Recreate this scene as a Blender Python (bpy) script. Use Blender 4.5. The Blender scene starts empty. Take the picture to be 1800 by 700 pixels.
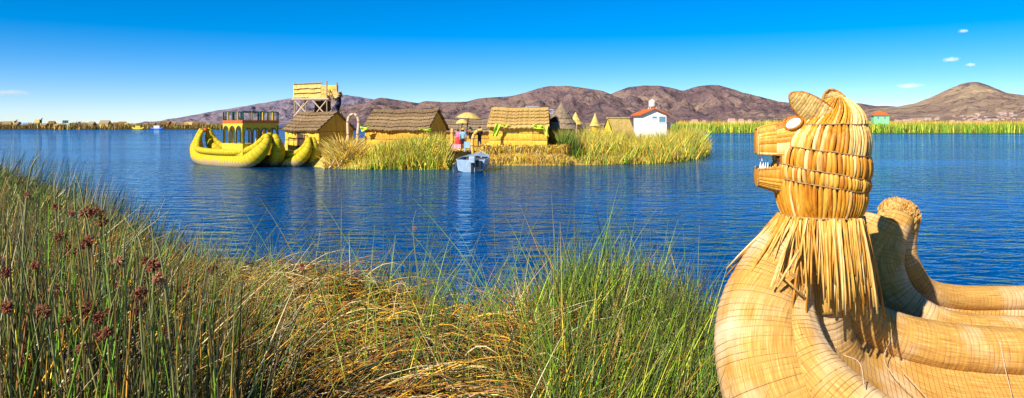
import bpy, bmesh, math, random
import numpy as np
from mathutils import Vector, Matrix
random.seed(7); rng = np.random.default_rng(7)
scene = bpy.context.scene
C = scene.collection
R = math.radians
# ------------------------------------------------------------------ camera
F = 1300.0; CX = 900.0; HZ = 221.0; CH = 2.5       # focal (px), centre, horizon row, eye height
cam_d = bpy.data.cameras.new('camera'); cam = bpy.data.objects.new('camera', cam_d); C.objects.link(cam)
cam.location = (0, 0, CH); cam.rotation_euler = (R(90), 0, 0)
cam_d.sensor_fit = 'HORIZONTAL'; cam_d.sensor_width = 36.0; cam_d.lens = 36.0*F/1800.0
cam_d.shift_y = -(350.0-HZ)/1800.0
cam_d.clip_start = 0.05; cam_d.clip_end = 60000
scene.camera = cam
# ------------------------------------------------------------------ sky, sun, exposure
SUN_EL = R(37); SUN_H = Vector((-0.66, -0.75, 0)).normalized()      # where the sun stands
world = bpy.data.worlds.new('World'); scene.world = world; world.use_nodes = True
wn = world.node_tree; bg = wn.nodes['Background']
sky = wn.nodes.new('ShaderNodeTexSky'); sky.sky_type = 'NISHITA'; sky.sun_disc = False
sky.sun_elevation = SUN_EL; sky.sun_rotation = math.atan2(SUN_H.x, SUN_H.y)
sky.altitude = 3800; sky.air_density = 1.0; sky.dust_density = 1.0; sky.ozone_density = 2.5
hs = wn.nodes.new('ShaderNodeHueSaturation'); hs.inputs['Saturation'].default_value = 1.6
wn.links.new(sky.outputs[0], hs.inputs['Color']); 
tint = wn.nodes.new('ShaderNodeMix'); tint.data_type = 'RGBA'; tint.blend_type = 'MULTIPLY'; tint.inputs['Factor'].default_value = 1.0; tint.inputs['B'].default_value = (1.04, .965, 1.06, 1)
wn.links.new(hs.outputs[0], tint.inputs['A']); wn.links.new(tint.outputs['Result'], bg.inputs['Color'])
bg.inputs['Strength'].default_value = 0.067
sun_d = bpy.data.lights.new('sun', 'SUN'); sun_d.energy = 4.5; sun_d.angle = R(0.5); sun_d.color = (1.0, 0.93, 0.82)
sun = bpy.data.objects.new('sun', sun_d); C.objects.link(sun); sun.location = (-20, -20, 30)
sdir = (SUN_H*math.cos(SUN_EL) + Vector((0, 0, math.sin(SUN_EL))))
sun.rotation_euler = sdir.to_track_quat('Z', 'Y').to_euler()
vs = scene.view_settings; vs.view_transform = 'Standard'; vs.look = 'None'; vs.exposure = 1.05; vs.gamma = 1.0
vs.use_curve_mapping = False
try:
    scene.cycles.max_bounces = 6; scene.cycles.volume_bounces = 6
except Exception: pass

# ------------------------------------------------------------------ helpers
def P(px, py, d): return Vector(((px-CX)/F*d, d, CH-(py-HZ)/F*d))
def GX(px, d): return (px-CX)/F*d
def dwater(py, z=0.0): return (CH-z)*F/(py-HZ)

def tag(o, label=None, cat=None, group=None, kind=None):
    if label: o['label'] = label
    if cat: o['category'] = cat
    if group: o['group'] = group
    if kind: o['kind'] = kind
    return o
def link(o, parent=None):
    C.objects.link(o)
    if parent is not None: o.parent = parent
    return o
def empty(name, loc=(0, 0, 0), rz=0.0, parent=None):
    o = bpy.data.objects.new(name, None); o.empty_display_size = 0.2
    o.location = loc; o.rotation_euler = (0, 0, rz); return link(o, parent)
def mesh_obj(name, verts, faces, mat=None, parent=None, smooth=False, mats=None, mi=None, uv=None):
    me = bpy.data.meshes.new(name); me.from_pydata([tuple(v) for v in verts], [], faces); 
    for m in (mats or ([mat] if mat else [])): me.materials.append(m)
    if smooth: me.polygons.foreach_set('use_smooth', [True]*len(me.polygons))
    if mi is not None: me.polygons.foreach_set('material_index', mi)
    if uv is not None:
        l = me.uv_layers.new(name='UVMap'); vi = np.zeros(len(me.loops), dtype=np.int32); me.loops.foreach_get('vertex_index', vi)
        l.data.foreach_set('uv', np.asarray(uv, dtype=np.float32)[vi].ravel())
    me.update()
    return link(bpy.data.objects.new(name, me), parent)
def dup(o, parent=None, loc=None, rot=None, deep=True):
    c = o.copy(); link(c, parent)
    if loc is not None: c.location = loc
    if rot is not None: c.rotation_euler = rot
    if deep:
        for ch in list(o.children): dup(ch, c)
    return c
class MB:
    def __init__(s): s.v = []; s.f = []
    def add(s, v, f):
        n = len(s.v); s.v += [Vector(p) for p in v]; s.f += [tuple(i+n for i in q) for q in f]; return s
    def box(s, lo, hi, M=None):
        (a, b, c), (d, e, g) = lo, hi
        v = [Vector(p) for p in ((a,b,c),(d,b,c),(d,e,c),(a,e,c),(a,b,g),(d,b,g),(d,e,g),(a,e,g))]
        if M: v = [M @ p for p in v]
        return s.add(v, [(0,3,2,1),(4,5,6,7),(0,1,5,4),(1,2,6,5),(2,3,7,6),(3,0,4,7)])
    def bar(s, a, b, r, n=6, r2=None):
        a = Vector(a); b = Vector(b); r2 = r if r2 is None else r2; d = (b-a).normalized()
        x = d.orthogonal().normalized(); y = d.cross(x); v = []
        for p, q in ((a, r), (b, r2)):
            for i in range(n):
                t = 2*math.pi*i/n; v.append(p + (x*math.cos(t)+y*math.sin(t))*q)
        f = [(i, (i+1) % n, n+(i+1) % n, n+i) for i in range(n)] + [tuple(range(n-1, -1, -1)), tuple(range(n, 2*n))]
        return s.add(v, f)
    def quadsheet(s, grid, thick=None):
        nr = len(grid); nc = len(grid[0]); v = [p for r in grid for p in r]
        f = [(i*nc+j, i*nc+j+1, (i+1)*nc+j+1, (i+1)*nc+j) for i in range(nr-1) for j in range(nc-1)]
        return s.add(v, f)
    def build(s, name, mat, parent=None, smooth=False): return mesh_obj(name, s.v, s.f, mat, parent, smooth)

def catmull(pts, n):
    pts = [np.array(p, float) for p in pts]; q = [2*pts[0]-pts[1]] + pts + [2*pts[-1]-pts[-2]]
    q = np.array(q); m = len(pts)-1; out = []
    for t in np.linspace(0, m-1e-9, n):
        i = int(t); u = t-i; a, b, c, d = q[i], q[i+1], q[i+2], q[i+3]
        out.append(0.5*((2*b)+(c-a)*u+(2*a-5*b+4*c-d)*u*u+(3*b-a-3*c+d)*u**3))
    return np.array(out)
def frames(p):
    t = np.gradient(p, axis=0); t /= np.linalg.norm(t, axis=1)[:, None]
    up = np.array([0, 0, 1.0]) if abs(t[0][2]) < .9 else np.array([0, 1.0, 0])
    n = np.cross(np.cross(t[0], up), t[0]); n /= np.linalg.norm(n); N = [n]
    for i in range(1, len(p)):
        n = N[-1]-t[i]*np.dot(N[-1], t[i]); n /= np.linalg.norm(n); N.append(n)
    N = np.array(N); return t, N, np.cross(t, N)
def tube(name, pts, mat, parent=None, nseg=28, spacing=0.035, per=4, bulge=0.012, cord=None, cord_r=0.0022, cap=True, jitter=0.0):
    """pts: (x,y,z,r); a reed bundle bulging between cord windings; cords are real rings"""
    rough = catmull(pts, 200); L = np.linalg.norm(np.diff(rough[:, :3], axis=0), axis=1); cum = np.r_[0, np.cumsum(L)]
    nr = max(2, int(cum[-1]/spacing)); ns = nr*per+1
    s = np.linspace(0, cum[-1], ns); p = np.stack([np.interp(s, cum, rough[:, k]) for k in range(4)], 1)
    t, N, B = frames(p[:, :3]); th = np.linspace(0, 2*math.pi, nseg+1)[:-1]
    ph = (np.arange(ns) % per)/per; rad = p[:, 3]*(1+bulge*np.sin(np.pi*ph))
    if jitter: rad = rad*(1+jitter*np.sin(np.arange(ns)*.13+1)*np.sin(np.arange(ns)*.031))
    lump = 1+.011*np.sin(s*2.3+p[0, 0]*9)+.008*np.sin(s*6.1+p[0, 1]*5)+rng.normal(0, .0035, nr+1)[np.minimum(np.arange(ns)//per, nr)]
    rid = 1+rng.normal(0, .0065, nseg)[None, :]*np.ones((ns, 1))+.004*rng.normal(0, 1, (ns//12+1, nseg))[np.arange(ns)//12]
    RR = (rad*lump)[:, None]*rid
    V = p[:, None, :3]+RR[:, :, None]*(np.cos(th)[None, :, None]*N[:, None, :]+np.sin(th)[None, :, None]*B[:, None, :])
    f = [(i*nseg+j, i*nseg+(j+1) % nseg, (i+1)*nseg+(j+1) % nseg, (i+1)*nseg+j) for i in range(ns-1) for j in range(nseg)]
    # uv: around (metres) and along (metres); mirrored round the tube so it has no seam
    tri = np.abs(((th/(2*math.pi))*2) % 2-1)
    uv = np.stack([np.broadcast_to(tri[None, :]*3.14*p[:, 3][:, None], (ns, nseg)), np.broadcast_to(s[:, None], (ns, nseg))], 2).reshape(-1, 2)
    V = V.reshape(-1, 3)
    if cap: f = f+[tuple(range(nseg-1, -1, -1)), tuple((ns-1)*nseg+j for j in range(nseg))]
    o = mesh_obj(name, V, f, mat, parent, True, uv=uv)
    if cord:
        cv = []; cf = []
        for k in range(nr+1):
            i = min(k*per, ns-1); tw = .012*math.sin(k*1.7)
            for j in range(nseg):
                a = th[j]; rr = RR[i, j]+.0006; c = p[i, :3]+t[i]*tw*math.sin(a+k*.4)
                d = math.cos(a)*N[i]+math.sin(a)*B[i]
                for (dr, dt) in ((cord_r, 0), (-cord_r*.3, cord_r*1.3), (-cord_r*.3, -cord_r*1.3)):
                    cv.append(c+d*(rr+dr)+t[i]*dt)
            b = k*nseg*3
            for j in range(nseg):
                j2 = (j+1) % nseg
                for q in range(3):
                    q2 = (q+1) % 3; cf.append((b+j*3+q, b+j2*3+q, b+j2*3+q2, b+j*3+q2))
        c_ = mesh_obj('cord_winding', cv, cf, cord, o, True); tag(c_, kind='stuff')
    return o
def simple_tube(mb, pts, n=6, samples=20):
    p = catmull(pts, samples); t, N, B = frames(p[:, :3]); v = []
    for i in range(len(p)):
        for j in range(n):
            a = 2*math.pi*j/n; v.append(p[i, :3]+p[i, 3]*(math.cos(a)*N[i]+math.sin(a)*B[i]))
    m = len(p); f = [(i*n+j, i*n+(j+1) % n, (i+1)*n+(j+1) % n, (i+1)*n+j) for i in range(m-1) for j in range(n)]
    f += [tuple(range(n-1, -1, -1)), tuple((m-1)*n+j for j in range(n))]
    return mb.add(v, f)

# ------------------------------------------------------------------ materials
def new_mat(name, rough=0.8, spec=0.3):
    m = bpy.data.materials.new(name); m.use_nodes = True; nt = m.node_tree; b = nt.nodes['Principled BSDF']
    b.inputs['Roughness'].default_value = rough; b.inputs['Specular IOR Level'].default_value = spec
    return m, nt, b
def ramp(nt, stops):
    r = nt.nodes.new('ShaderNodeValToRGB'); e = r.color_ramp.elements
    while len(e) < len(stops): e.new(0.5)
    for i, (p, c) in enumerate(stops): e[i].position = p; e[i].color = (*c, 1)
    return r
def plain(name, col, rough=0.7, var=0.15, scale=6.0, spec=0.3):
    m, nt, b = new_mat(name, rough, spec)
    tc = nt.nodes.new('ShaderNodeTexCoord'); n = nt.nodes.new('ShaderNodeTexNoise'); n.inputs['Scale'].default_value = scale; n.inputs['Detail'].default_value = 5
    nt.links.new(tc.outputs['Object'], n.inputs['Vector'])
    r = ramp(nt, [(0.3, tuple(c*(1-var) for c in col)), (0.7, tuple(min(1, c*(1+var)) for c in col))])
    nt.links.new(n.outputs['Fac'], r.inputs[0]); nt.links.new(r.outputs[0], b.inputs['Base Color'])
    return m
def streak(name, stops, scale=(60, 60, 3), coord='Object', rough=0.75, bump=0.4, dist=0.01, island=0.0, blotch=0.0, blotch_col=(.3, .2, .1), bscale=2.0):
    """fibres running along the short-scale axis"""
    m, nt, b = new_mat(name, rough, 0.25)
    tc = nt.nodes.new('ShaderNodeTexCoord'); mp = nt.nodes.new('ShaderNodeMapping'); mp.inputs['Scale'].default_value = scale
    nt.links.new(tc.outputs[coord], mp.inputs['Vector'])
    n = nt.nodes.new('ShaderNodeTexNoise'); n.inputs['Scale'].default_value = 1.0; n.inputs['Detail'].default_value = 4; n.inputs['Roughness'].default_value = 0.6
    nt.links.new(mp.outputs[0], n.inputs['Vector'])
    fac = n.outputs['Fac']
    if island:
        oi = nt.nodes.new('ShaderNodeObjectInfo'); ma = nt.nodes.new('ShaderNodeMath'); ma.operation = 'MULTIPLY_ADD'
        nt.links.new(oi.outputs['Random'], ma.inputs[0]); ma.inputs[1].default_value = island
        sub = nt.nodes.new('ShaderNodeMath'); sub.operation = 'SUBTRACT'; nt.links.new(fac, sub.inputs[0]); sub.inputs[1].default_value = island*.5
        nt.links.new(sub.outputs[0], ma.inputs[2]); fac2 = ma.outputs[0]
    else: fac2 = fac
    r = ramp(nt, stops); nt.links.new(fac2, r.inputs[0]); col = r.outputs[0]
    if blotch:
        n2 = nt.nodes.new('ShaderNodeTexNoise'); n2.inputs['Scale'].default_value = bscale; n2.inputs['Detail'].default_value = 6
        nt.links.new(tc.outputs['Object'], n2.inputs['Vector'])
        r2 = ramp(nt, [(0.48, (0, 0, 0)), (0.7, (blotch,)*3)]); nt.links.new(n2.outputs['Fac'], r2.inputs[0])
        mx = nt.nodes.new('ShaderNodeMix'); mx.data_type = 'RGBA'; nt.links.new(r2.outputs[0], mx.inputs['Factor'])
        nt.links.new(col, mx.inputs['A']); mx.inputs['B'].default_value = (*blotch_col, 1); col = mx.outputs['Result']
    nt.links.new(col, b.inputs['Base Color'])
    bp = nt.nodes.new('ShaderNodeBump'); bp.inputs['Strength'].default_value = bump; bp.inputs['Distance'].default_value = dist
    nt.links.new(fac, bp.inputs['Height']); nt.links.new(bp.outputs[0], b.inputs['Normal'])
    return m
def blade_mat(name, transl=0.14, rough=0.5):
    m, nt, b = new_mat(name, rough, 0.35)
    at = nt.nodes.new('ShaderNodeAttribute'); at.attribute_name = 'Col'; nt.links.new(at.outputs['Color'], b.inputs['Base Color'])
    tr = nt.nodes.new('ShaderNodeBsdfTranslucent'); nt.links.new(at.outputs['Color'], tr.inputs['Color'])
    mx = nt.nodes.new('ShaderNodeMixShader'); mx.inputs[0].default_value = transl
    nt.links.new(b.outputs[0], mx.inputs[1]); nt.links.new(tr.outputs[0], mx.inputs[2])
    nt.links.new(mx.outputs[0], nt.nodes['Material Output'].inputs['Surface']); return m

M = {}
M['blade'] = blade_mat('reed_blades')
M['thatch'] = streak('thatch_weathered', [(.25, (.055, .033, .016)), (.5, (.18, .115, .055)), (.75, (.34, .24, .125))], (30, 8, 8), bump=.6, dist=.03, island=.15)
M['thatch_gold'] = streak('thatch_gold', [(.25, (.16, .09, .025)), (.5, (.42, .27, .08)), (.75, (.6, .42, .15))], (30, 8, 8), bump=.6, dist=.03, island=.15)
M['thatch_grey'] = streak('thatch_grey', [(.25, (.06, .045, .03)), (.5, (.2, .14, .085)), (.75, (.36, .27, .18))], (14, 14, 6), bump=.6, dist=.03, island=.1)
M['mat_wall'] = streak('reed_mat_wall', [(.25, (.26, .13, .012)), (.5, (.66, .4, .035)), (.75, (.8, .55, .08))], (26, 26, 1.5), bump=.6, dist=.02, island=.12)
M['mat_orange'] = streak('reed_mat_orange', [(.25, (.2, .09, .01)), (.5, (.56, .3, .025)), (.75, (.7, .43, .05))], (26, 26, 1.5), bump=.6, dist=.02, island=.1)
M['straw_tent'] = streak('straw_tent', [(.25, (.3, .19, .04)), (.5, (.55, .38, .1)), (.75, (.68, .5, .18))], (12, 12, 3), bump=.5, dist=.03)
M['pole'] = streak('pole_wood', [(.3, (.2, .13, .07)), (.7, (.42, .3, .18))], (20, 20, 2), bump=.2)
M['pale_pole'] = streak('pale_pole_wood', [(.3, (.4, .27, .16)), (.7, (.62, .47, .32))], (20, 20, 2), bump=.2)
M['dark_wood'] = plain('dark_wood', (.06, .035, .02), .8)
M['hull'] = streak('totora_woven', [(.2, (.2, .07, .008)), (.42, (.4, .19, .032)), (.6, (.52, .3, .07)), (.8, (.62, .43, .17))], (130, 5, 1), coord='UV', bump=.5, dist=.004, blotch=.75, blotch_col=(.68, .54, .36), bscale=2.2)
M['cord'] = plain('cord', (.3, .17, .07), .8, .3, 30)
M['rope'] = plain('rope', (.45, .34, .22), .8, .2, 60)
M['reed_gold'] = streak('head_reed', [(.15, (.17, .045, .003)), (.38, (.42, .15, .008)), (.58, (.54, .24, .018)), (.78, (.62, .34, .05)), (.95, (.72, .54, .22))], (70, 70, 5), bump=.35, dist=.003, island=.42, rough=.5)
M['reed_pale'] = streak('bleached_reed', [(.15, (.3, .13, .02)), (.4, (.56, .32, .08)), (.65, (.68, .48, .2)), (.9, (.78, .66, .4))], (70, 70, 5), bump=.35, dist=.003, island=.4, rough=.55)
M['ear_reed'] = streak('ear_reed', [(.2, (.2, .1, .025)), (.5, (.44, .28, .08)), (.8, (.62, .46, .2))], (50, 50, 50), bump=.3, dist=.003, island=.3)
M['straw'] = streak('skirt_straw', [(.15, (.28, .1, .01)), (.4, (.48, .22, .025)), (.65, (.58, .34, .07)), (.9, (.7, .5, .2))], (40, 40, 6), bump=.2, dist=.003, island=.5, rough=.5)
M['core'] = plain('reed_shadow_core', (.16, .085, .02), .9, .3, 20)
M['white'] = plain('white_paint', (.8, .79, .76), .5, .05)
M['tooth'] = plain('tooth_white', (.8, .78, .72), .5, .05)
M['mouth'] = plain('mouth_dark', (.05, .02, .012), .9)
M['yellow_boat'] = streak('yellow_painted_reed', [(.2, (.26, .18, .003)), (.5, (.45, .33, .006)), (.8, (.54, .42, .01))], (30, 3, 1), coord='UV', bump=.5, dist=.02, blotch=.5, blotch_col=(.4, .35, .012), bscale=1.2)
_nt = M['yellow_boat'].node_tree; _b = _nt.nodes['Principled BSDF']; _src = _b.inputs['Base Color'].links[0].from_socket
_tc = _nt.nodes.new('ShaderNodeTexCoord'); _sp = _nt.nodes.new('ShaderNodeSeparateXYZ'); _nt.links.new(_tc.outputs['Object'], _sp.inputs[0])
_nz = _nt.nodes.new('ShaderNodeTexNoise'); _nz.inputs['Scale'].default_value = 2.5; _nz.inputs['Detail'].default_value = 5; _nt.links.new(_tc.outputs['Object'], _nz.inputs['Vector'])
_ma = _nt.nodes.new('ShaderNodeMath'); _ma.operation = 'MULTIPLY_ADD'; _nt.links.new(_nz.outputs['Fac'], _ma.inputs[0]); _ma.inputs[1].default_value = -.5; _nt.links.new(_sp.outputs['Z'], _ma.inputs[2])
_rp = ramp(_nt, [(0.0, (.9,)*3), (.12, (0, 0, 0))]); _nt.links.new(_ma.outputs[0], _rp.inputs[0])
_mx = _nt.nodes.new('ShaderNodeMix'); _mx.data_type = 'RGBA'; _nt.links.new(_rp.outputs[0], _mx.inputs['Factor']); _nt.links.new(_src, _mx.inputs['A']); _mx.inputs['B'].default_value = (.36, .24, .14, 1); _nt.links.new(_mx.outputs['Result'], _b.inputs['Base Color'])
M['boat_cord'] = plain('boat_lashing', (.2, .17, .02), .8, .2, 20)
M['yellow_paint'] = plain('yellow_paint', (.52, .39, .02), .5, .12)
M['cream_paint'] = plain('cream_yellow_paint', (.62, .58, .2), .5, .1)
M['orange_paint'] = plain('orange_paint', (.42, .1, .012), .5, .15)
M['teal_paint'] = plain('dark_teal_paint', (.02, .07, .06), .5, .2)
M['boat_white'] = plain('boat_paint', (.24, .33, .42), .35, .15, 4)
M['boat_dark'] = plain('boat_inside', (.05, .06, .075), .6)
M['motor_grey'] = plain('motor_grey', (.3, .36, .42), .35)
M['black'] = plain('black_plastic', (.012, .012, .015), .45)
M['lime_tarp'] = plain('lime_tarp', (.42, .62, .03), .5, .12)
M['yellow_tarp'] = plain('yellow_tarp', (.6, .55, .06), .5, .12)
M['wall_white'] = plain('white_wall', (.82, .8, .72), .7, .04, 2)
M['roof_red'] = streak('red_roof', [(.3, (.4, .075, .02)), (.7, (.55, .13, .035))], (6, 2, 6), bump=.4, dist=.04)
M['roof_edge'] = plain('roof_edge', (.2, .06, .03), .7)
M['glass'] = plain('window_glass', (.12, .25, .35), .1, .1, spec=.6)
M['glass_teal'] = plain('teal_glass', (.02, .3, .4), .1, .1, spec=.6)
M['tank'] = plain('tank_cream', (.62, .55, .42), .5, .08)
M['solar'] = plain('solar_cell', (.01, .025, .1), .15, .2, spec=.6)
M['alu'] = plain('aluminium', (.55, .58, .62), .35)
M['green_wall'] = plain('mint_wall', (.22, .55, .25), .7, .06)
M['skin'] = plain('skin', (.3, .15, .09), .6, .05)
M['hair'] = plain('hair', (.012, .009, .008), .6)
M['navy'] = plain('navy_cloth', (.012, .018, .045), .8)
M['black_cloth'] = plain('black_cloth', (.015, .014, .016), .8)
M['grey_cloth'] = plain('grey_cloth', (.1, .1, .115), .8)
M['blue_cloth'] = plain('light_blue_cloth', (.22, .4, .6), .8)
M['pink_cloth'] = plain('pink_cloth', (.72, .16, .3), .8)
M['red_cloth'] = plain('red_cloth', (.6, .03, .03), .8)
M['orange_straw'] = plain('orange_straw', (.62, .28, .05), .8)
M['pink_fabric'] = plain('pink_fabric', (.75, .3, .42), .8, .25, 14)
M['blue_chair'] = plain('blue_chair', (.25, .45, .75), .6)
M['seed'] = plain('seed_head', (.2, .06, .028), .9, .4, 60)
M['seed_pale'] = plain('seed_head_pale', (.34, .14, .07), .9, .35, 60)
M['stem'] = plain('rush_stem', (.2, .19, .06), .6, .3, 8)
M['blue_hull'] = plain('blue_hull', (.02, .1, .4), .5)
M['blue_roof'] = plain('blue_grey_roof', (.2, .32, .5), .6)

# water ---------------------------------------------------------------------------------
def water_mat():
    m, nt, b = new_mat('lake_water', 0.03, 0.5)
    b.inputs['Base Color'].default_value = (.0003, .04, .125, 1); b.inputs['IOR'].default_value = 1.333; b.inputs['Specular IOR Level'].default_value = .25
    g = nt.nodes.new('ShaderNodeNewGeometry')
    def math_(op, a, c):
        q = nt.nodes.new('ShaderNodeMath'); q.operation = op
        for i, v in enumerate((a, c)):
            if isinstance(v, (int, float)): q.inputs[i].default_value = v
            else: nt.links.new(v, q.inputs[i])
        return q.outputs[0]
    def noise(vec, sc, sx, sy, rot, det, rough=.5, dis=0.0):
        mp = nt.nodes.new('ShaderNodeMapping'); mp.inputs['Scale'].default_value = (sx, sy, 1); mp.inputs['Rotation'].default_value = (0, 0, R(rot))
        nt.links.new(vec, mp.inputs['Vector'])
        n = nt.nodes.new('ShaderNodeTexNoise'); n.noise_dimensions = '2D'; n.inputs['Scale'].default_value = sc; n.inputs['Detail'].default_value = det; n.inputs['Roughness'].default_value = rough
        n.inputs['Distortion'].default_value = dis
        nt.links.new(mp.outputs[0], n.inputs['Vector']); return n.outputs['Fac']
    def height(vec):
        h1 = math_('MULTIPLY', noise(vec, .8, .8, 1.9, 12, 2, .5, .3), .24)
        h2 = math_('MULTIPLY', noise(vec, 2.4, .8, 1.7, -9, 2.5, .55, .5), .13)
        h3 = math_('MULTIPLY', noise(vec, 8.0, .9, 1.4, 20, 1), .018)
        return math_('ADD', h1, math_('ADD', h2, h3))
    def shifted(dx, dy):
        v = nt.nodes.new('ShaderNodeVectorMath'); v.operation = 'ADD'; nt.links.new(g.outputs['Position'], v.inputs[0]); v.inputs[1].default_value = (dx, dy, 0); return v.outputs[0]
    e = .02; h0 = height(g.outputs['Position']); hx = height(shifted(e, 0)); hy = height(shifted(0, e))
    patch = noise(g.outputs['Position'], .045, .3, 1.6, 6, 3)
    rp = nt.nodes.new('ShaderNodeMapRange'); nt.links.new(patch, rp.inputs[0]); rp.inputs[1].default_value = .3; rp.inputs[2].default_value = .7; rp.inputs[3].default_value = .13/e; rp.inputs[4].default_value = .42/e
    cv = nt.nodes.new('ShaderNodeCombineXYZ'); nt.links.new(math_('MULTIPLY', math_('SUBTRACT', h0, hx), rp.outputs[0]), cv.inputs[0]); nt.links.new(math_('SUBTRACT', math_('MULTIPLY', math_('SUBTRACT', h0, hy), rp.outputs[0]), .03), cv.inputs[1]); cv.inputs[2].default_value = 1   # wave faces turned to the near shore
    nm = nt.nodes.new('ShaderNodeVectorMath'); nm.operation = 'NORMALIZE'; nt.links.new(cv.outputs[0], nm.inputs[0]); nt.links.new(nm.outputs[0], b.inputs['Normal'])
    b.inputs['Specular IOR Level'].default_value = 0.0; b.inputs['Roughness'].default_value = 1.0
    gl = nt.nodes.new('ShaderNodeBsdfGlossy'); gl.inputs['Color'].default_value = (.56, .8, 1, 1); gl.inputs['Roughness'].default_value = .04; nt.links.new(nm.outputs[0], gl.inputs['Normal'])
    fr = nt.nodes.new('ShaderNodeFresnel'); fr.inputs['IOR'].default_value = 1.32; nt.links.new(nm.outputs[0], fr.inputs['Normal'])
    mx = nt.nodes.new('ShaderNodeMixShader'); nt.links.new(fr.outputs[0], mx.inputs[0]); nt.links.new(b.outputs[0], mx.inputs[1]); nt.links.new(gl.outputs[0], mx.inputs[2])
    nt.links.new(mx.outputs[0], nt.nodes['Material Output'].inputs['Surface'])
    return m
M['water'] = water_mat()
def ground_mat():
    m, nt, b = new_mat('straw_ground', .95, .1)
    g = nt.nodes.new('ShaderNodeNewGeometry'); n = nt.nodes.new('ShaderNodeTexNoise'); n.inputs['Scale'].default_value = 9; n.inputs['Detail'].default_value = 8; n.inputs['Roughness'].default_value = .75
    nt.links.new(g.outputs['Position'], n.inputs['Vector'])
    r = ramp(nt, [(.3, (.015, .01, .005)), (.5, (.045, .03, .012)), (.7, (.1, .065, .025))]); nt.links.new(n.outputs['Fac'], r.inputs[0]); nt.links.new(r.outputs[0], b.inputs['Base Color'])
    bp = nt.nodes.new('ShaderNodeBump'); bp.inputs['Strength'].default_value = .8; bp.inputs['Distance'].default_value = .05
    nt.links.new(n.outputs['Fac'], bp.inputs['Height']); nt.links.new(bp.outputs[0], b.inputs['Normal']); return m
M['ground'] = ground_mat()
def straw_ground_mat():
    m, nt, b = new_mat('golden_straw_ground', .9, .1)
    g = nt.nodes.new('ShaderNodeNewGeometry'); n = nt.nodes.new('ShaderNodeTexNoise'); n.inputs['Scale'].default_value = 5; n.inputs['Detail'].default_value = 8; n.inputs['Roughness'].default_value = .75
    nt.links.new(g.outputs['Position'], n.inputs['Vector'])
    r = ramp(nt, [(.3, (.18, .1, .02)), (.5, (.42, .28, .06)), (.7, (.6, .42, .1))]); nt.links.new(n.outputs['Fac'], r.inputs[0]); nt.links.new(r.outputs[0], b.inputs['Base Color'])
    bp = nt.nodes.new('ShaderNodeBump'); bp.inputs['Strength'].default_value = .8; bp.inputs['Distance'].default_value = .05
    nt.links.new(n.outputs['Fac'], bp.inputs['Height']); nt.links.new(bp.outputs[0], b.inputs['Normal']); return m
M['island'] = straw_ground_mat()
def hill_mat(name, a, b_, c, dark, sc=.0016):
    m, nt, b = new_mat(name, .95, .05)
    g = nt.nodes.new('ShaderNodeNewGeometry')
    def noise(s, d, r=.6):
        n = nt.nodes.new('ShaderNodeTexNoise'); n.inputs['Scale'].default_value = s; n.inputs['Detail'].default_value = d; n.inputs['Roughness'].default_value = r
        nt.links.new(g.outputs['Position'], n.inputs['Vector']); return n.outputs['Fac']
    r = ramp(nt, [(.32, a), (.5, b_), (.68, c)]); nt.links.new(noise(sc, 8, .65), r.inputs[0])
    r2 = ramp(nt, [(.52, (0, 0, 0)), (.58, (.85,)*3)]); nt.links.new(noise(sc*4.5, 9, .78), r2.inputs[0])
    mx = nt.nodes.new('ShaderNodeMix'); mx.data_type = 'RGBA'; nt.links.new(r2.outputs[0], mx.inputs['Factor']); nt.links.new(r.outputs[0], mx.inputs['A']); mx.inputs['B'].default_value = (*dark, 1)  # dark patches: scrub, with bluish slope shadow put into the colour
    nt.links.new(mx.outputs['Result'], b.inputs['Base Color'])
    bp = nt.nodes.new('ShaderNodeBump'); bp.inputs['Strength'].default_value = 1.0; bp.inputs['Distance'].default_value = 110
    nt.links.new(noise(sc*2.2, 9, .65), bp.inputs['Height']); nt.links.new(bp.outputs[0], b.inputs['Normal']); return m
M['hill_far'] = hill_mat('hill_far', (.13, .11, .15), (.21, .165, .19), (.29, .225, .21), (.08, .085, .14), .0011)
M['hill_mid'] = hill_mat('hill_mid', (.12, .075, .08), (.2, .13, .12), (.31, .215, .145), (.06, .05, .07), .0022)
M['hill_right'] = hill_mat('hill_right', (.22, .15, .12), (.32, .22, .15), (.42, .31, .18), (.1, .08, .085), .002)

# ------------------------------------------------------------------ noise for terrain
def vnoise(x, y, seed=0):
    xi = np.floor(x).astype(int); yi = np.floor(y).astype(int); xf = x-xi; yf = y-yi
    def h(a, b):
        n = np.sin(a*127.1+b*311.7+seed*74.7)*43758.5453; return n-np.floor(n)
    u = xf*xf*(3-2*xf); v = yf*yf*(3-2*yf)
    return (h(xi, yi)*(1-u)+h(xi+1, yi)*u)*(1-v)+(h(xi, yi+1)*(1-u)+h(xi+1, yi+1)*u)*v
def fbm(x, y, o=5, seed=0):
    s = 0; a = .5; f = 1
    for i in range(o): s = s+a*vnoise(x*f, y*f, seed+i); a *= .5; f *= 2.05
    return s
# ------------------------------------------------------------------ SETTING: water, hills
water = mesh_obj('lake_water', [(-9000, -40, 0), (9000, -40, 0), (9000, 9000, 0), (-9000, 9000, 0)], [(0, 1, 2, 3)], M['water'])
tag(water, 'deep blue rippled lake water', kind='structure')

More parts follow.
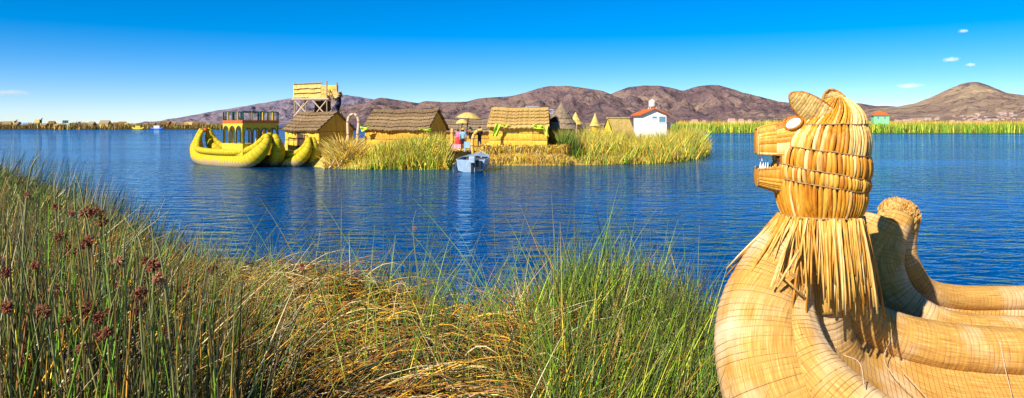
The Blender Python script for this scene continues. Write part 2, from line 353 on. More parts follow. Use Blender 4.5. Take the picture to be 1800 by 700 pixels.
def ridge(name, prof, D, front, mat, label, seed, rough=.42, back=1500, ncol=420, nrow=76, foot=-4.0):
    px = np.linspace(prof[0][0], prof[-1][0], ncol)
    py = np.interp(px, [p[0] for p in prof], [p[1] for p in prof])
    k = np.ones(5)/5; py = np.convolve(np.pad(py, 2, mode='edge'), k, 'valid')
    X = (px-CX)/F*D; H = CH+(HZ-py)/F*D
    H = H+(fbm(X*.006, X*0+seed, 5, seed)-.5)*D*.0028
    v = np.r_[np.linspace(0, 1, nrow), np.linspace(1.15, 2, 6)]
    pts = np.zeros((len(v), ncol, 3))
    for i, t in enumerate(v):
        if t <= 1:
            y = D-front*(1-t); s = t**.85; s = s*(.55+.45*s)
            n1 = np.abs(fbm(X*.0022+3, X*0+y*.0011, 6, seed)-.5)*2; n3 = np.abs(fbm(X*.0075, X*0+y*.0035, 5, seed+4)-.5)*2; n2 = fbm(X*.008, X*0+y*.005, 5, seed+9)-.5
            z = H*s*(1-(rough*2.2*(.5-n1)+rough*1.3*(.4-n3)+rough*n2)*(4*t*(1-t))**.7)
        else:
            y = D+back*(t-1); z = H*(1-.9*(t-1))
        pts[i, :, 0] = X*(y/D)**.6; pts[i, :, 1] = y; pts[i, :, 2] = foot+z if t <= 1 else foot+z
    pts[:, :, 2] -= foot*np.clip(v, 0, 1)[:, None]
    nr = len(v); f = [(i*ncol+j, i*ncol+j+1, (i+1)*ncol+j+1, (i+1)*ncol+j) for i in range(nr-1) for j in range(ncol-1)]
    o = mesh_obj(name, pts.reshape(-1, 3), f, mat, None, True); tag(o, label, kind='structure'); return o, pts
ridge('far_hills', [(180, 219), (270, 216.5), (300, 210), (350, 200), (400, 192), (450, 183), (500, 174.5), (540, 170), (575, 168), (610, 168), (650, 174), (700, 183), (760, 196), (800, 205)], 9000, 3500, M['hill_far'], 'long purple hill sloping down to the lake on the left', 3)
ridge('brown_hills', [(540, 214), (575, 200), (600, 188), (640, 181), (655, 176), (668, 172), (690, 175), (712, 177), (735, 181), (748, 177), (775, 179), (820, 179), (838, 174), (862, 172), (900, 169), (925, 163), (945, 156), (965, 152), (1000, 151), (1030, 155), (1060, 160), (1080, 168), (1110, 184), (1135, 198), (1170, 208), (1210, 217)], 5000, 2200, M['hill_mid'], 'rounded brown hills behind the straw island', 11)
ridge('middle_hills', [(960, 205), (1010, 186), (1060, 172), (1085, 160), (1110, 152), (1135, 150), (1160, 150), (1200, 160), (1225, 152.5), (1245, 150), (1265, 151), (1290, 158), (1330, 169), (1370, 178), (1420, 184), (1470, 182), (1510, 181), (1540, 186), (1600, 189), (1660, 196), (1720, 208)], 6800, 3000, M['hill_mid'], 'brown hills with dark scrub behind the reed bed', 23)
_, pts_r = ridge('right_hill', [(1420, 214), (1480, 203), (1530, 192), (1580, 187), (1610, 181), (1640, 169), (1665, 157), (1690, 147), (1705, 144), (1720, 144), (1740, 150), (1770, 162), (1800, 168), (1850, 172), (1920, 182), (2050, 200), (2200, 210)], 5200, 2600, M['hill_right'], 'rounded tan hill with a town on its lower slopes', 37, rough=.22)

# ------------------------------------------------------------------ land under the reeds
def poly_sd(x, y, poly):
    """signed distance, positive inside"""
    poly = np.array(poly, float); n = len(poly); d = np.full(x.shape, 1e9); ins = np.zeros(x.shape, bool)
    for i in range(n):
        a = poly[i]; b = poly[(i+1) % n]; e = b-a; wx = x-a[0]; wy = y-a[1]
        t = np.clip((wx*e[0]+wy*e[1])/(e@e), 0, 1); d = np.minimum(d, np.hypot(wx-e[0]*t, wy-e[1]*t))
        c = ((a[1] <= y) != (b[1] <= y)) & (x < a[0]+(y-a[1])*e[0]/(e[1] if e[1] else 1e-9)); ins ^= c
    return np.where(ins, d, -d)
SHORE = [(-60, -4), (1.6, -4), (1.35, 3.2), (1.1, 4.4), (1.5, 6.2), (2.1, 7.6), (2.5, 9.2), (1.6, 9.9), (.2, 9.5), (-.3, 8.9), (-1.1, 9.5), (-2.4, 10.1), (-4.0, 11.4), (-6.4, 14.3), (-9.2, 18), (-14.5, 24.5), (-22.7, 32.5), (-34, 40), (-60, 50)]
def bank_z(x, y):
    sd = poly_sd(x, y, SHORE); s = np.clip((sd+.5)/2.6, 0, 1); s = s*s*(3-2*s)
    return -.35+s*.85+(fbm(x*1.3, y*1.3, 4, 5)-.5)*.18*s
xs = np.r_[np.linspace(-60, -14, 36), np.linspace(-13.5, 3.5, 120)]; ys = np.r_[np.linspace(-4, 14, 110), np.linspace(14.5, 50, 60)]
gx, gy = np.meshgrid(xs, ys); gz = bank_z(gx, gy); nc = len(xs)
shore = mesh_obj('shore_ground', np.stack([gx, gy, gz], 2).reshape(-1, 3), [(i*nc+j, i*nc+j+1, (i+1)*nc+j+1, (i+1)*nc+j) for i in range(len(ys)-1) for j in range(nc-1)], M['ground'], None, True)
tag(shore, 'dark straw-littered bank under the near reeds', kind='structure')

ISL = [(GX(p, d), d) for p, d in ((470, 47), (540, 45.5), (575, 43.6), (640, 42.3), (735, 42.2), (788, 42.6), (797, 47), (806, 51), (826, 51), (838, 48.5), (850, 46.6), (920, 46.3), (1000, 46.5), (1060, 47.5), (1120, 48.5), (1180, 50.5), (1225, 58), (1248, 68), (1252, 80), (1240, 135), (1000, 140), (700, 130), (520, 100), (470, 75))]
def isl_z(x, y):
    sd = poly_sd(x, y, ISL); s = np.clip((sd+.25)/1.0, 0, 1); s = s*s*(3-2*s)
    z = -.3+s*.95+(fbm(x*.8, y*.8, 4, 8)-.5)*.15*s
    # the thick reed platform the huts stand on
    px = x/y*F+CX
    p3 = np.clip((y-46.9)/.25, 0, 1)*np.clip((px-846)/4, 0, 1)*np.clip((1000-px)/14, 0, 1)*np.clip((57-y)/3, 0, 1)
    p2 = np.clip((y-46.5)/1.5, 0, 1)*np.clip((px-600)/20, 0, 1)*np.clip((785-px)/10, 0, 1)*np.clip((60-y)/3, 0, 1)
    return z+np.where(sd > 0, p3*.5+p2*.25, 0)
xs = np.linspace(-22, 30, 330); ys = np.r_[np.linspace(41, 60, 150), np.linspace(61, 142, 60)]
gx, gy = np.meshgrid(xs, ys); gz = isl_z(gx, gy); nc = len(xs)
isl = mesh_obj('island_ground', np.stack([gx, gy, gz], 2).reshape(-1, 3), [(i*nc+j, i*nc+j+1, (i+1)*nc+j+1, (i+1)*nc+j) for i in range(len(ys)-1) for j in range(nc-1)], M['island'], None, True)
tag(isl, 'floating island floor of golden cut reeds', kind='structure')
def iz(x, y): return float(isl_z(np.array([x]), np.array([y]))[0])

fb = []; ff = []
for i, d in enumerate(np.linspace(236, 900, 8)):
    for j, X in enumerate(np.linspace(40, 1100, 30)): fb.append((X*(.62+.38*d/236) if d < 300 else X, d+3*math.sin(X*.05), -.3 if i == 0 else .4))
for i in range(7):
    for j in range(29): ff.append((i*30+j, i*30+j+1, (i+1)*30+j+1, (i+1)*30+j))
tag(mesh_obj('far_bank', fb, ff, M['ground'], None, True), 'low marshy bank under the far reed bed', kind='structure')
fb = []; ff = []
for i, d in enumerate((496, 500, 700)):
    for j, X in enumerate(np.linspace(-560, -150, 24)): fb.append((X, d+4*math.sin(X*.06), -.3 if i == 0 else .6))
for i in range(2):
    for j in range(23): ff.append((i*24+j, i*24+j+1, (i+1)*24+j+1, (i+1)*24+j))
tag(mesh_obj('village_bank', fb, ff, M['ground'], None, True), 'low far bank under the village on the left horizon', kind='structure')

# ------------------------------------------------------------------ reeds as blades
def blades(name, root, h, w, az, lean, curl, col, segs=4, sides=2, tip=None, label=None, droop=None):
    n = len(root); s = np.linspace(0, 1, segs+1); ax = np.cos(az); ay = np.sin(az)
    off = h[:, None]*(lean[:, None]*s+curl[:, None]*s**2)
    z = h[:, None]*s*np.sqrt(np.clip(1-lean**2*.5, .2, 1))[:, None]-(0 if droop is None else (droop*h)[:, None]*s**2.5)
    sp = np.stack([root[:, 0:1]+ax[:, None]*off, root[:, 1:2]+ay[:, None]*off, root[:, 2:3]+z], 2)
    wd = w[:, None]*(1-.85*s[None, :]**1.6)*.5
    ya = rng.uniform(0, 2*math.pi, n); V = []
    if sides == 2: offs = [(np.cos(ya), np.sin(ya)), (-np.cos(ya), -np.sin(ya))]
    else: offs = [(np.cos(ya+k*2.0944), np.sin(ya+k*2.0944)) for k in range(3)]
    for (cx, cy) in offs:
        q = sp.copy(); q[:, :, 0] += cx[:, None]*wd; q[:, :, 1] += cy[:, None]*wd
        q[:, :, 2] -= (ax*cx+ay*cy)[:, None]*wd*np.clip(lean+curl, 0, 1)[:, None]; V.append(q)
    V = np.stack(V, 2); k = len(offs); stride = (segs+1)*k; base = (np.arange(n)*stride)[:, None]
    fs = []
    pairs = [(0, 1)] if k == 2 else [(0, 1), (1, 2), (2, 0)]
    for i in range(segs):
        for a, b in pairs: fs.append(np.array([i*k+a, i*k+b, (i+1)*k+b, (i+1)*k+a]))
    faces = (base[:, :, None]+np.array(fs)[None, :, :]).reshape(-1, 4)
    me = bpy.data.meshes.new(name); nv = n*stride; nf = len(faces)
    me.vertices.add(nv); me.vertices.foreach_set('co', V.reshape(-1).astype(np.float32))
    me.loops.add(nf*4); me.loops.foreach_set('vertex_index', faces.ravel().astype(np.int32))
    me.polygons.add(nf); me.polygons.foreach_set('loop_start', (np.arange(nf)*4).astype(np.int32)); me.polygons.foreach_set('loop_total', np.full(nf, 4, np.int32))
    me.update(calc_edges=True); me.polygons.foreach_set('use_smooth', np.ones(nf, bool))
    cc = np.repeat(col[:, None, :], segs+1, 1)
    if tip is not None:
        tt = (s**3)[None, :, None]*tip[3]; cc = cc*(1-tt)+np.array(tip[:3])*tt
    cc = np.repeat(cc[:, :, None, :], k, 2).reshape(-1, 3); cc = np.c_[cc, np.ones(len(cc))]
    at = me.color_attributes.new('Col', 'FLOAT_COLOR', 'POINT'); at.data.foreach_set('color', cc.astype(np.float32).ravel())
    me.materials.append(M['blade']); o = link(bpy.data.objects.new(name, me)); tag(o, label, kind='stuff'); return o
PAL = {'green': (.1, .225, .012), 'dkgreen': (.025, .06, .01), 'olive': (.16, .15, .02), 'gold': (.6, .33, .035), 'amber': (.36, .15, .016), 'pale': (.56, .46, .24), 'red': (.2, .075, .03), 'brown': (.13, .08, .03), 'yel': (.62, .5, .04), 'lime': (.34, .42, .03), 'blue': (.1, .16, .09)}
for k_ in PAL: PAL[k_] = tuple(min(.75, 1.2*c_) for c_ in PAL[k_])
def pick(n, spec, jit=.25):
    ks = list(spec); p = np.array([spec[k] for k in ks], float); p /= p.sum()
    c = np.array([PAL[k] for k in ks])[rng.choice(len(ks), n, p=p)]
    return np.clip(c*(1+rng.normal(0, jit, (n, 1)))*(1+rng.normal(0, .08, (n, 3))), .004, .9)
U = rng.uniform
def in_region(n, d0, d1, px0, px1, power=1.0, fn=None):
    """random spots on the bank between two distances, within a span of view directions"""
    d = d0+(d1-d0)*U(0, 1, n)**power; px = U(px0, px1, n); x = (px-CX)/F*d
    k = poly_sd(x, d, SHORE) > -.25
    if fn is not None: k &= fn(px, d)
    x, d, px = x[k], d[k], px[k]; return np.stack([x, d, bank_z(x, d)-.04], 1), px, d

# A: the left bank, mid and far
r, px, d = in_region(30000, 6.0, 34, -60, 470, 1.15)
sd = poly_sd(r[:, 0], r[:, 1], SHORE); cl = fbm(r[:, 0]*.9, r[:, 1]*.9, 3, 2)
h = (.30+.28*np.clip(sd/3, 0, 1)+.22*np.clip((d-16)/10, 0, 1))*(.55+.9*cl)*U(.6, 1.3, len(r)); n = len(r)
cl2 = fbm(r[:, 0]*.5+9, r[:, 1]*.35, 3, 12)
PAL['under'] = (.018, .026, .006)  # near-black tone: puts the shade of the gaps between reeds into some blades
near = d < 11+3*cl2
cc = np.where((rng.random(n) < np.where(near, .68, .42))[:, None], pick(n, {'under': 3, 'dkgreen': 2, 'brown': 1}, .3), pick(n, {'green': 4.5, 'dkgreen': 4, 'olive': 4, 'gold': 1.5, 'pale': .4, 'red': .6, 'brown': 2}, .4))  # nearer blades take more of the painted gap shade
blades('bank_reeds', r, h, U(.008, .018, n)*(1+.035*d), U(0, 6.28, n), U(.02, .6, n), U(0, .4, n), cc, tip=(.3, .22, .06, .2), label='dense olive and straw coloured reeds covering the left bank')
# A2: thin dark stems over the water's edge on the left
r, px, d = in_region(9000, 10, 33, -40, 420, 1, fn=lambda p, dd: poly_sd((p-CX)/F*dd, dd, SHORE) < 1.1); n = len(r); r = r[:1900]; n = len(r)
blades('edge_stems', r, U(.4, 1.45, n)*np.clip(r[:, 1]/20, .55, 1.3), U(.006, .011, n)*(1+.04*r[:, 1]), U(-.9, 2.2, n), U(.03, .4, n), U(0, .2, n), pick(n, {'dkgreen': 5, 'brown': 2, 'blue': 2}), segs=5, label='thin dark stems rising over the water at the left bank edge')
# A3: tall near reeds lower left
r, px, d = in_region(9500, 2.5, 7.0, -160, 430, .8); n = len(r)
ztop = CH-(np.interp(px, [-160, 0, 130, 240, 330, 430], [330, 345, 380, 420, 470, 520])+60*(fbm(px*.02, d*1.5, 3, 6)-.5)-HZ)/F*d
h = (ztop-r[:, 2])*np.where(rng.random(n) < .35, U(.85, 1.06, n), U(.4, .95, n)); k = (h > .12) & (rng.random(n) < .5); r, px, d, h = r[k], px[k], d[k], np.minimum(h[k], 1.75); n = len(r)
ln = np.where(rng.random(n) < .75, U(.0, .14, n), U(.12, .5, n))
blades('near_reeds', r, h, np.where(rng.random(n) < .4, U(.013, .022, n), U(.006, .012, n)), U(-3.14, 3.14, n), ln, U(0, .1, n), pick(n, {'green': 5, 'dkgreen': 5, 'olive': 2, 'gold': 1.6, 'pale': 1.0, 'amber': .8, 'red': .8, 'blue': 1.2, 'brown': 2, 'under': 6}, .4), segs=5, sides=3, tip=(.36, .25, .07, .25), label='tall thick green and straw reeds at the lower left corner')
# A4: broken dead stems among them
r, px, d = in_region(2600, 2.8, 7.0, -100, 460, 1.1); n = len(r)
blades('dead_stems', r+np.stack([0*d, 0*d, U(.1, .8, n)*np.clip((430-px)/300, .15, 1)], 1), U(.3, .9, n), U(.006, .012, n), U(-3.14, 3.14, n), U(.5, 1.2, n), U(0, .3, n), pick(n, {'gold': 3, 'pale': 3, 'amber': 2, 'brown': 2}), segs=4, sides=3, label='broken dead reed stems leaning among the left reeds')
# B: matted straw in the middle
r, px, d = in_region(17000, 4.3, 10.4, 300, 1010, 1.0); n = len(r)
keep = ~((px < 520) & (d < 5.6) & (rng.random(n) < .75)); r, px, d = r[keep], px[keep], d[keep]; n = len(r)
hump = .34*np.exp(-((px-560)/190)**2)+.12*np.exp(-((px-760)/120)**2)
r[:, 2] += U(0, 1, n)*(hump*np.clip((d-4.5)/3, .25, 1)+.06)
h = U(.25, .95, n); az = np.where(rng.random(n) < .8, rng.normal(-.25, .4, n)+(fbm(r[:, 0]*.9, r[:, 1]*.9, 3, 31)-.5)*5, U(-3.14, 3.14, n)); lump = fbm(r[:, 0]*1.6, r[:, 1]*1.6, 3, 44); r[:, 2] += (lump-.45)*.35; wide = rng.random(n) < .15
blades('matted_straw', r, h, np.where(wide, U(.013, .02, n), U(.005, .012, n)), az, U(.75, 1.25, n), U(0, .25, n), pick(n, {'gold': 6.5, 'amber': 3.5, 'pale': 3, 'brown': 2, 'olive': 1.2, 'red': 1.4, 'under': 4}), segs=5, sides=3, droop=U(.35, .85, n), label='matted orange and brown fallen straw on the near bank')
# B2: green shoots through the mat
r, px, d = in_region(5000, 4.6, 10.4, 330, 930, .8); n = len(r); k = rng.random(n) < .3; r, px, d = r[k], px[k], d[k]; n = len(r)
blades('green_shoots', r, U(.35, 1.0, n)*np.where(rng.random(n) < .2, 1.45, 1), U(.005, .012, n), U(-2.2, 3.4, n), U(.02, .5, n), U(0, .4, n), pick(n, {'green': 5, 'dkgreen': 3, 'lime': 1.5, 'olive': 1.5, 'pale': .8}), segs=6, sides=3, tip=(.4, .34, .12, .4), label='scattered green reed shoots growing through the fallen straw')
# C: the green clump beside the boat
r, px, d = in_region(17000, 4.0, 10.2, 850, 1300, 1.0); n = len(r)
wgt = np.clip((px-850)/130, .12, 1); k = (rng.random(n) < wgt*.42) & (r[:, 0] < 1.42+.2*(d-4.6)); r, px, d, wgt = r[k], px[k], d[k], wgt[k]; n = len(r)
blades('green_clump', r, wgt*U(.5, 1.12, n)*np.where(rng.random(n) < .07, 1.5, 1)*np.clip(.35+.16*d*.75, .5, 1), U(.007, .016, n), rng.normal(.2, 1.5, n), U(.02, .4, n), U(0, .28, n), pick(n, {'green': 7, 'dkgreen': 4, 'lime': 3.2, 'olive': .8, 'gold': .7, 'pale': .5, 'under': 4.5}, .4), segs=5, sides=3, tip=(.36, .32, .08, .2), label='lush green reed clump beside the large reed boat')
r, px, d = in_region(3200, 4.4, 9.6, 900, 1255, 1.0); n = len(r); k = r[:, 0] < 1.4+.2*(d-4.6); r = r[k]; n = len(r); r[:, 2] += U(0, .25, n)
blades('clump_straw', r, U(.3, .8, n), U(.005, .011, n), U(-3.1, 3.1, n), U(.4, 1.1, n), U(0, .3, n), pick(n, {'gold': 4, 'amber': 3, 'pale': 2, 'brown': 1}), segs=4, sides=3, droop=U(.1, .6, n), label='golden dead straw inside the green reed clump')

# long arching blades that stand out against the water
arch = [((640, 9.0), 1.0, 2.2, .3, .5), ((930, 6.2), 1.55, 2.6, .3, .5), ((900, 6.4), 1.25, 2.5, .2, .35), ((600, 7.6), 1.35, 1.8, .1, .1), ((690, 6.5), 1.5, 2.6, .3, .4), ((430, 8.0), 1.0, .3, .3, .4), ((520, 8), 1.2, 2.7, .4, .3), ((820, 8.5), 1.0, .5, .3, .3), ((1010, 7), 1.55, 1.5, .1, .1), ((1060, 7.2), 1.6, 1.3, .12, .1), ((1120, 7), 1.45, .9, .25, .2), ((1210, 8.5), 1.5, 1.6, .06, .1), ((1180, 8.2), 1.35, .8, .3, .2), ((980, 7.6), 1.5, 1.8, .05, .12)]
rt = np.array([(GX(p, d), d, 0) for (p, d), *_ in arch]); rt[:, 2] = bank_z(rt[:, 0], rt[:, 1])
blades('arching_blades', rt, np.array([a[1] for a in arch]), U(.009, .014, len(arch)), np.array([a[2] for a in arch]), np.array([a[3] for a in arch]), np.array([a[4] for a in arch]), pick(len(arch), {'green': 4, 'olive': 3}, .15), segs=10, sides=3, label='long single reed blades arching up against the blue water')

# island reeds
def isl_reeds(name, n, d0, d1, px0, px1, hfun, spec, label, lean=(.03, .45), wid=(.03, .06), azr=(0, 6.28), segs=3, tip=(.5, .4, .08, .5)):
    d = U(d0, d1, n); px = U(px0, px1, n); x = (px-CX)/F*d; k = poly_sd(x, d, ISL) > -.5; x, d, px = x[k], d[k], px[k]
    h = hfun(px, d)*U(.55, 1.12, len(x)); kk = h > .06; x, d, px, h = x[kk], d[kk], px[kk], h[kk]; n = len(x)
    z = np.maximum(isl_z(x, d)-.05, -.1)
    blades(name, np.stack([x, d, z], 1), h, U(*wid, n), U(*azr, n), U(*lean, n), U(0, .3, n), pick(n, spec), segs=segs, tip=tip, label=label)
ip = lambda xs, ys: (lambda px, d: np.interp(px, xs, ys))
isl_reeds('island_reeds', 6000, 42.0, 45.5, 575, 792, ip([575, 600, 640, 660, 690, 735, 765, 785, 794], [.1, .2, .4, .85, 1.1, 1.3, 1.5, 1.35, .3]), {'olive': 2, 'yel': 5, 'gold': 3, 'green': 2.5, 'dkgreen': 1.2, 'lime': 3.5}, 'tall yellow green reeds in front of the long straw hut')
isl_reeds('straw_heap', 2200, 43.2, 46, 572, 645, ip([572, 590, 605, 620, 645], [.5, 1.0, 1.5, 1.0, .6]), {'gold': 5, 'pale': 2, 'yel': 2, 'olive': 2, 'amber': 1}, 'drooping golden straw heap beside the first hut', lean=(.3, 1.0))
isl_reeds('right_island_reeds', 15000, 47.0, 72, 1000, 1246, lambda px, d: np.interp(px, [1000, 1015, 1040, 1120, 1180, 1230, 1254], [.7, 1.3, 1.35, 1.05, 1.2, 1.65, 1.1])*np.where(d > 52, 1.15, 1)*np.clip(.1+1.75*fbm(px*.06, d*.35, 3, 4), .35, 1.35), {'olive': 2, 'yel': 4, 'gold': 4, 'green': 3.5, 'lime': 4, 'amber': 1.6, 'brown': 1}, 'broad mass of yellow green reeds at the right end of the island', lean=(.03, .6))
isl_reeds('dark_reed_tuft', 1500, 47.2, 50, 982, 1018, ip([982, 990, 1002, 1018], [.6, 1.3, 1.6, 1.0]), {'dkgreen': 5, 'green': 4, 'olive': 1}, 'dark green reed tuft between hut platform and right reeds', lean=(.02, .35))
# strands of cut reed hanging over the platform edge
n = 2600; px = U(846, 1000, n); tier = rng.random(n) < .5; d = np.where(tier, 46.95+U(-.05, .15, n), 46.55+U(-.1, .15, n)); x = (px-CX)/F*d
z = np.where(tier, 1.15, .5)+U(-.35, .06, n)
blades('platform_edge_straw', np.stack([x, d, z], 1), U(.2, .6, n), U(.025, .05, n), U(-3.3, .2, n), U(.25, .9, n), U(-.2, .2, n), pick(n, {'yel': 3, 'gold': 4, 'amber': 2, 'pale': 1.5, 'brown': 1.2}), segs=4, droop=U(.5, 2.0, n), label='cut straw hanging in two layers over the platform edge')
n = 1600; px = U(790, 1000, n); d = U(46.3, 58, n); x = (px-CX)/F*d; k = poly_sd(x, d, ISL) > .1; x, d = x[k], d[k]; n = len(x)
blades('loose_floor_straw', np.stack([x, d, isl_z(x, d)+.02], 1), U(.2, .5, n), U(.02, .05, n), U(0, 6.28, n), U(.8, 1.1, n), U(0, .1, n), pick(n, {'yel': 4, 'gold': 4, 'pale': 2}), segs=2, droop=U(.75, .9, n), label='loose golden straw strewn over the island floor')
# far reed bed on the right
def far_bed(name, n, d0, d1, px0, px1, h0, h1, spec, label):
    d = U(d0, d1, n)+3*np.sin(U(px0, px1, n)*.02); px = U(px0, px1, n); x = (px-CX)/F*d; ok = d > 238+np.where(px < 1340, 6, 0); x, d, px = x[ok], d[ok], px[ok]; n = len(x)
    h = U(h0, h1, n)*(.8+.4*fbm(px*.03, d*.04, 4, 3))
    blades(name, np.stack([x, d, np.where(d < 300, .2, .35)], 1), h, U(.12, .26, n), U(0, 6.28, n), U(0, .2, n), U(0, .12, n), pick(n, spec), segs=2, label=label)
far_bed('far_green_reeds', 27000, 236, 268, 1180, 2700, 2.3, 3.3, {'olive': 3, 'yel': 1.6, 'green': 5, 'lime': 3.4, 'dkgreen': .8}, 'bright green reed bed along the far right shore')
far_bed('far_golden_reeds', 24000, 300, 480, 1190, 2700, 3.6, 5.0, {'gold': 4, 'yel': 4, 'olive': 1.5, 'amber': 1.5}, 'golden reeds behind the green reed bed on the right')
n = 9000; px = U(-80, 405, n); d = U(499, 520, n); x = (px-CX)/F*d
blades('far_village_reeds', np.stack([x, d, 0*d], 1), U(1.4, 4.2, n)*(.6+fbm(px*.06, d*0, 3, 1)), U(.3, .6, n), U(0, 6.28, n), U(0, .3, n), U(0, .2, n), pick(n, {'brown': 4, 'olive': 3, 'gold': 2, 'dkgreen': 2, 'red': 1}), segs=2, label='dark reed fringe along the far village shore')
# EOF_PART1
# ================================================================== THINGS
ORD = ['', 'second ', 'third ', 'fourth ', 'fifth ', 'sixth ', 'seventh ', 'eighth ', 'ninth ', 'tenth ']
def nth(i): return (ORD[i] if i < 10 else f'{i+1}th ')
# ------------------------------------------------------------------ the large reed boat with the cat figurehead
boat = empty('reed_boat', (2.9, 4.9, 0)); off = Vector((-2.9, -4.9, 0))
def lp(pts): return [(x-2.9, y-4.9, z, r) for x, y, z, r in pts]
tag(boat, 'large woven reed boat with a snarling cat figurehead in the right foreground', 'boat')
T = dict(cord=M['cord'])
hull1 = tube('hull', lp([(8.6, 4.7, .9, .25), (7.8, 4.45, .4, .33), (6.4, 4.32, .18, .34), (4.6, 4.3, .15, .34), (3.4, 4.28, .15, .34), (2.5, 4.3, .2, .34), (1.98, 4.46, .42, .345), (1.69, 4.66, .8, .335), (1.66, 4.88, 1.18, .3), (1.8, 5.02, 1.5, .24), (2.0, 5.03, 1.75, .19)]), M['hull'], boat, nseg=72, spacing=.034, **T)
tube('hull', lp([(8.6, 4.95, .9, .25), (7.8, 5.15, .45, .31), (6.4, 5.28, .28, .32), (4.6, 5.3, .25, .32), (3.3, 5.32, .25, .32), (2.6, 5.32, .4, .3), (2.25, 5.2, .75, .28), (2.08, 5.1, 1.2, .22), (2.05, 5.04, 1.65, .18)]), M['hull'], boat, nseg=60, spacing=.034, **T)
tube('gunwale', lp([(8.6, 4.6, 1.35, .15), (7.8, 4.15, .85, .18), (6.4, 3.92, .64, .185), (4.6, 3.86, .6, .185), (3.4, 3.88, .6, .185), (2.6, 3.98, .64, .185), (2.22, 4.14, .72, .185), (1.97, 4.36, .86, .18), (1.82, 4.6, 1.05, .175), (1.8, 4.8, 1.26, .165), (1.85, 4.92, 1.45, .15), (1.95, 4.97, 1.62, .13)]), M['hull'], boat, nseg=56, spacing=.032, **T)
tube('gunwale', lp([(8.6, 4.85, 1.4, .14), (7.8, 5.0, 1.02, .165), (6.4, 5.1, .9, .17), (4.8, 5.12, .9, .17), (3.6, 5.2, .9, .17), (3.0, 5.24, .94, .17), (2.6, 5.27, 1.05, .168), (2.33, 5.22, 1.24, .155), (2.17, 5.13, 1.5, .13), (2.1, 5.08, 1.7, .11)]), M['hull'], boat, nseg=56, spacing=.032, **T)
# woven floor slung between the gunwales
na = catmull([(8.3, 4.5, 1.1), (7.8, 4.18, .84), (6.4, 3.95, .63), (4.7, 3.9, .6), (3.4, 3.92, .6), (2.6, 4.03, .64), (2.25, 4.2, .74), (2.02, 4.45, .9), (1.92, 4.8, 1.2), (2.0, 4.95, 1.5)], 110)
nb = catmull([(8.3, 4.85, 1.15), (7.8, 5.0, .98), (6.4, 5.1, .88), (4.7, 5.12, .86), (3.6, 5.18, .86), (3.0, 5.22, .9), (2.6, 5.24, 1.0), (2.36, 5.2, 1.18), (2.2, 5.12, 1.36), (2.1, 5.05, 1.55)], 110)
def slung(name, a, b, sag, parent, mat, spacing=.034):
    nu = 26; V = []; UVs = []; L = np.r_[0, np.cumsum(np.linalg.norm(np.diff(a[:, :3]*.5+b[:, :3]*.5, axis=0), axis=1))]
    for i in range(len(a)):
        for j in range(nu):
            t = j/(nu-1); p = a[i]*(1-t)+b[i]*t; w = np.linalg.norm(a[i]-b[i]); p = p-np.array([0, 0, sag*w*4*t*(1-t)])
            V.append(p+np.array([off.x, off.y, 0])); UVs.append((t*w, L[i]))
    f = [(i*nu+j, i*nu+j+1, (i+1)*nu+j+1, (i+1)*nu+j) for i in range(len(a)-1) for j in range(nu-1)]
    o = mesh_obj(name, V, f, mat, parent, True, uv=UVs)
    mb = MB()
    for s in np.arange(0, L[-1], spacing):
        pts = []
        for j in range(0, nu):
            c = [np.interp(s, L, [V[i*nu+j][k] for i in range(len(a))]) for k in range(3)]; pts.append((c[0], c[1], c[2]+.002, .0022))
        simple_tube(mb, pts, 3, 18)
    tag(mb.build('cord_winding', M['cord'], o, True), kind='stuff'); return o
slung('boat_floor', na, nb, .14, boat, M['hull'])
# second, lower hull moored against it with its own upswept prow
hull2 = tube('hull', lp([(9.2, 6.2, 1.0, .2), (8.3, 6.2, .5, .28), (7.0, 6.2, .33, .3), (5.4, 6.2, .3, .3), (4.1, 6.2, .32, .3), (3.35, 6.22, .6, .28), (3.02, 6.24, 1.0, .24), (3.0, 6.26, 1.35, .21), (3.16, 6.28, 1.7, .16)]), M['hull'], boat, nseg=56, spacing=.036, **T)
tube('gunwale', lp([(9.2, 6.3, 1.5, .1), (8.3, 6.45, 1.12, .112), (7.0, 6.5, .98, .112), (5.4, 6.5, .98, .112), (4.5, 6.5, .98, .112), (3.95, 6.48, .985, .112), (3.6, 6.42, 1.06, .112), (3.42, 6.37, 1.25, .112), (3.34, 6.35, 1.48, .115), (3.38, 6.34, 1.74, .115)]), M['hull'], boat, nseg=44, spacing=.036, **T)
tube('gunwale', lp([(9.2, 6.1, 1.45, .1), (8.3, 5.92, 1.0, .12), (7.0, 5.86, .88, .12), (5.4, 5.86, .86, .12), (4.1, 5.88, .86, .12), (3.5, 5.92, .9, .12), (3.2, 6.02, 1.06, .13), (3.1, 6.12, 1.28, .14), (3.15, 6.2, 1.5, .135), (3.28, 6.26, 1.74, .12)]), M['hull'], boat, nseg=44, spacing=.036, **T)
slung('boat_floor', catmull([(8.9, 6.05, 1.25), (8.3, 5.94, 1.0), (7.0, 5.88, .87), (5.4, 5.88, .86), (4.1, 5.9, .86), (3.5, 5.95, .9), (3.25, 6.04, 1.1), (3.2, 6.16, 1.4)], 50), catmull([(8.9, 6.35, 1.3), (8.3, 6.44, 1.06), (7.0, 6.48, .95), (5.4, 6.48, .94), (4.5, 6.48, .94), (3.9, 6.46, .96), (3.52, 6.38, 1.12), (3.36, 6.32, 1.45)], 50), .12, boat, M['hull'])
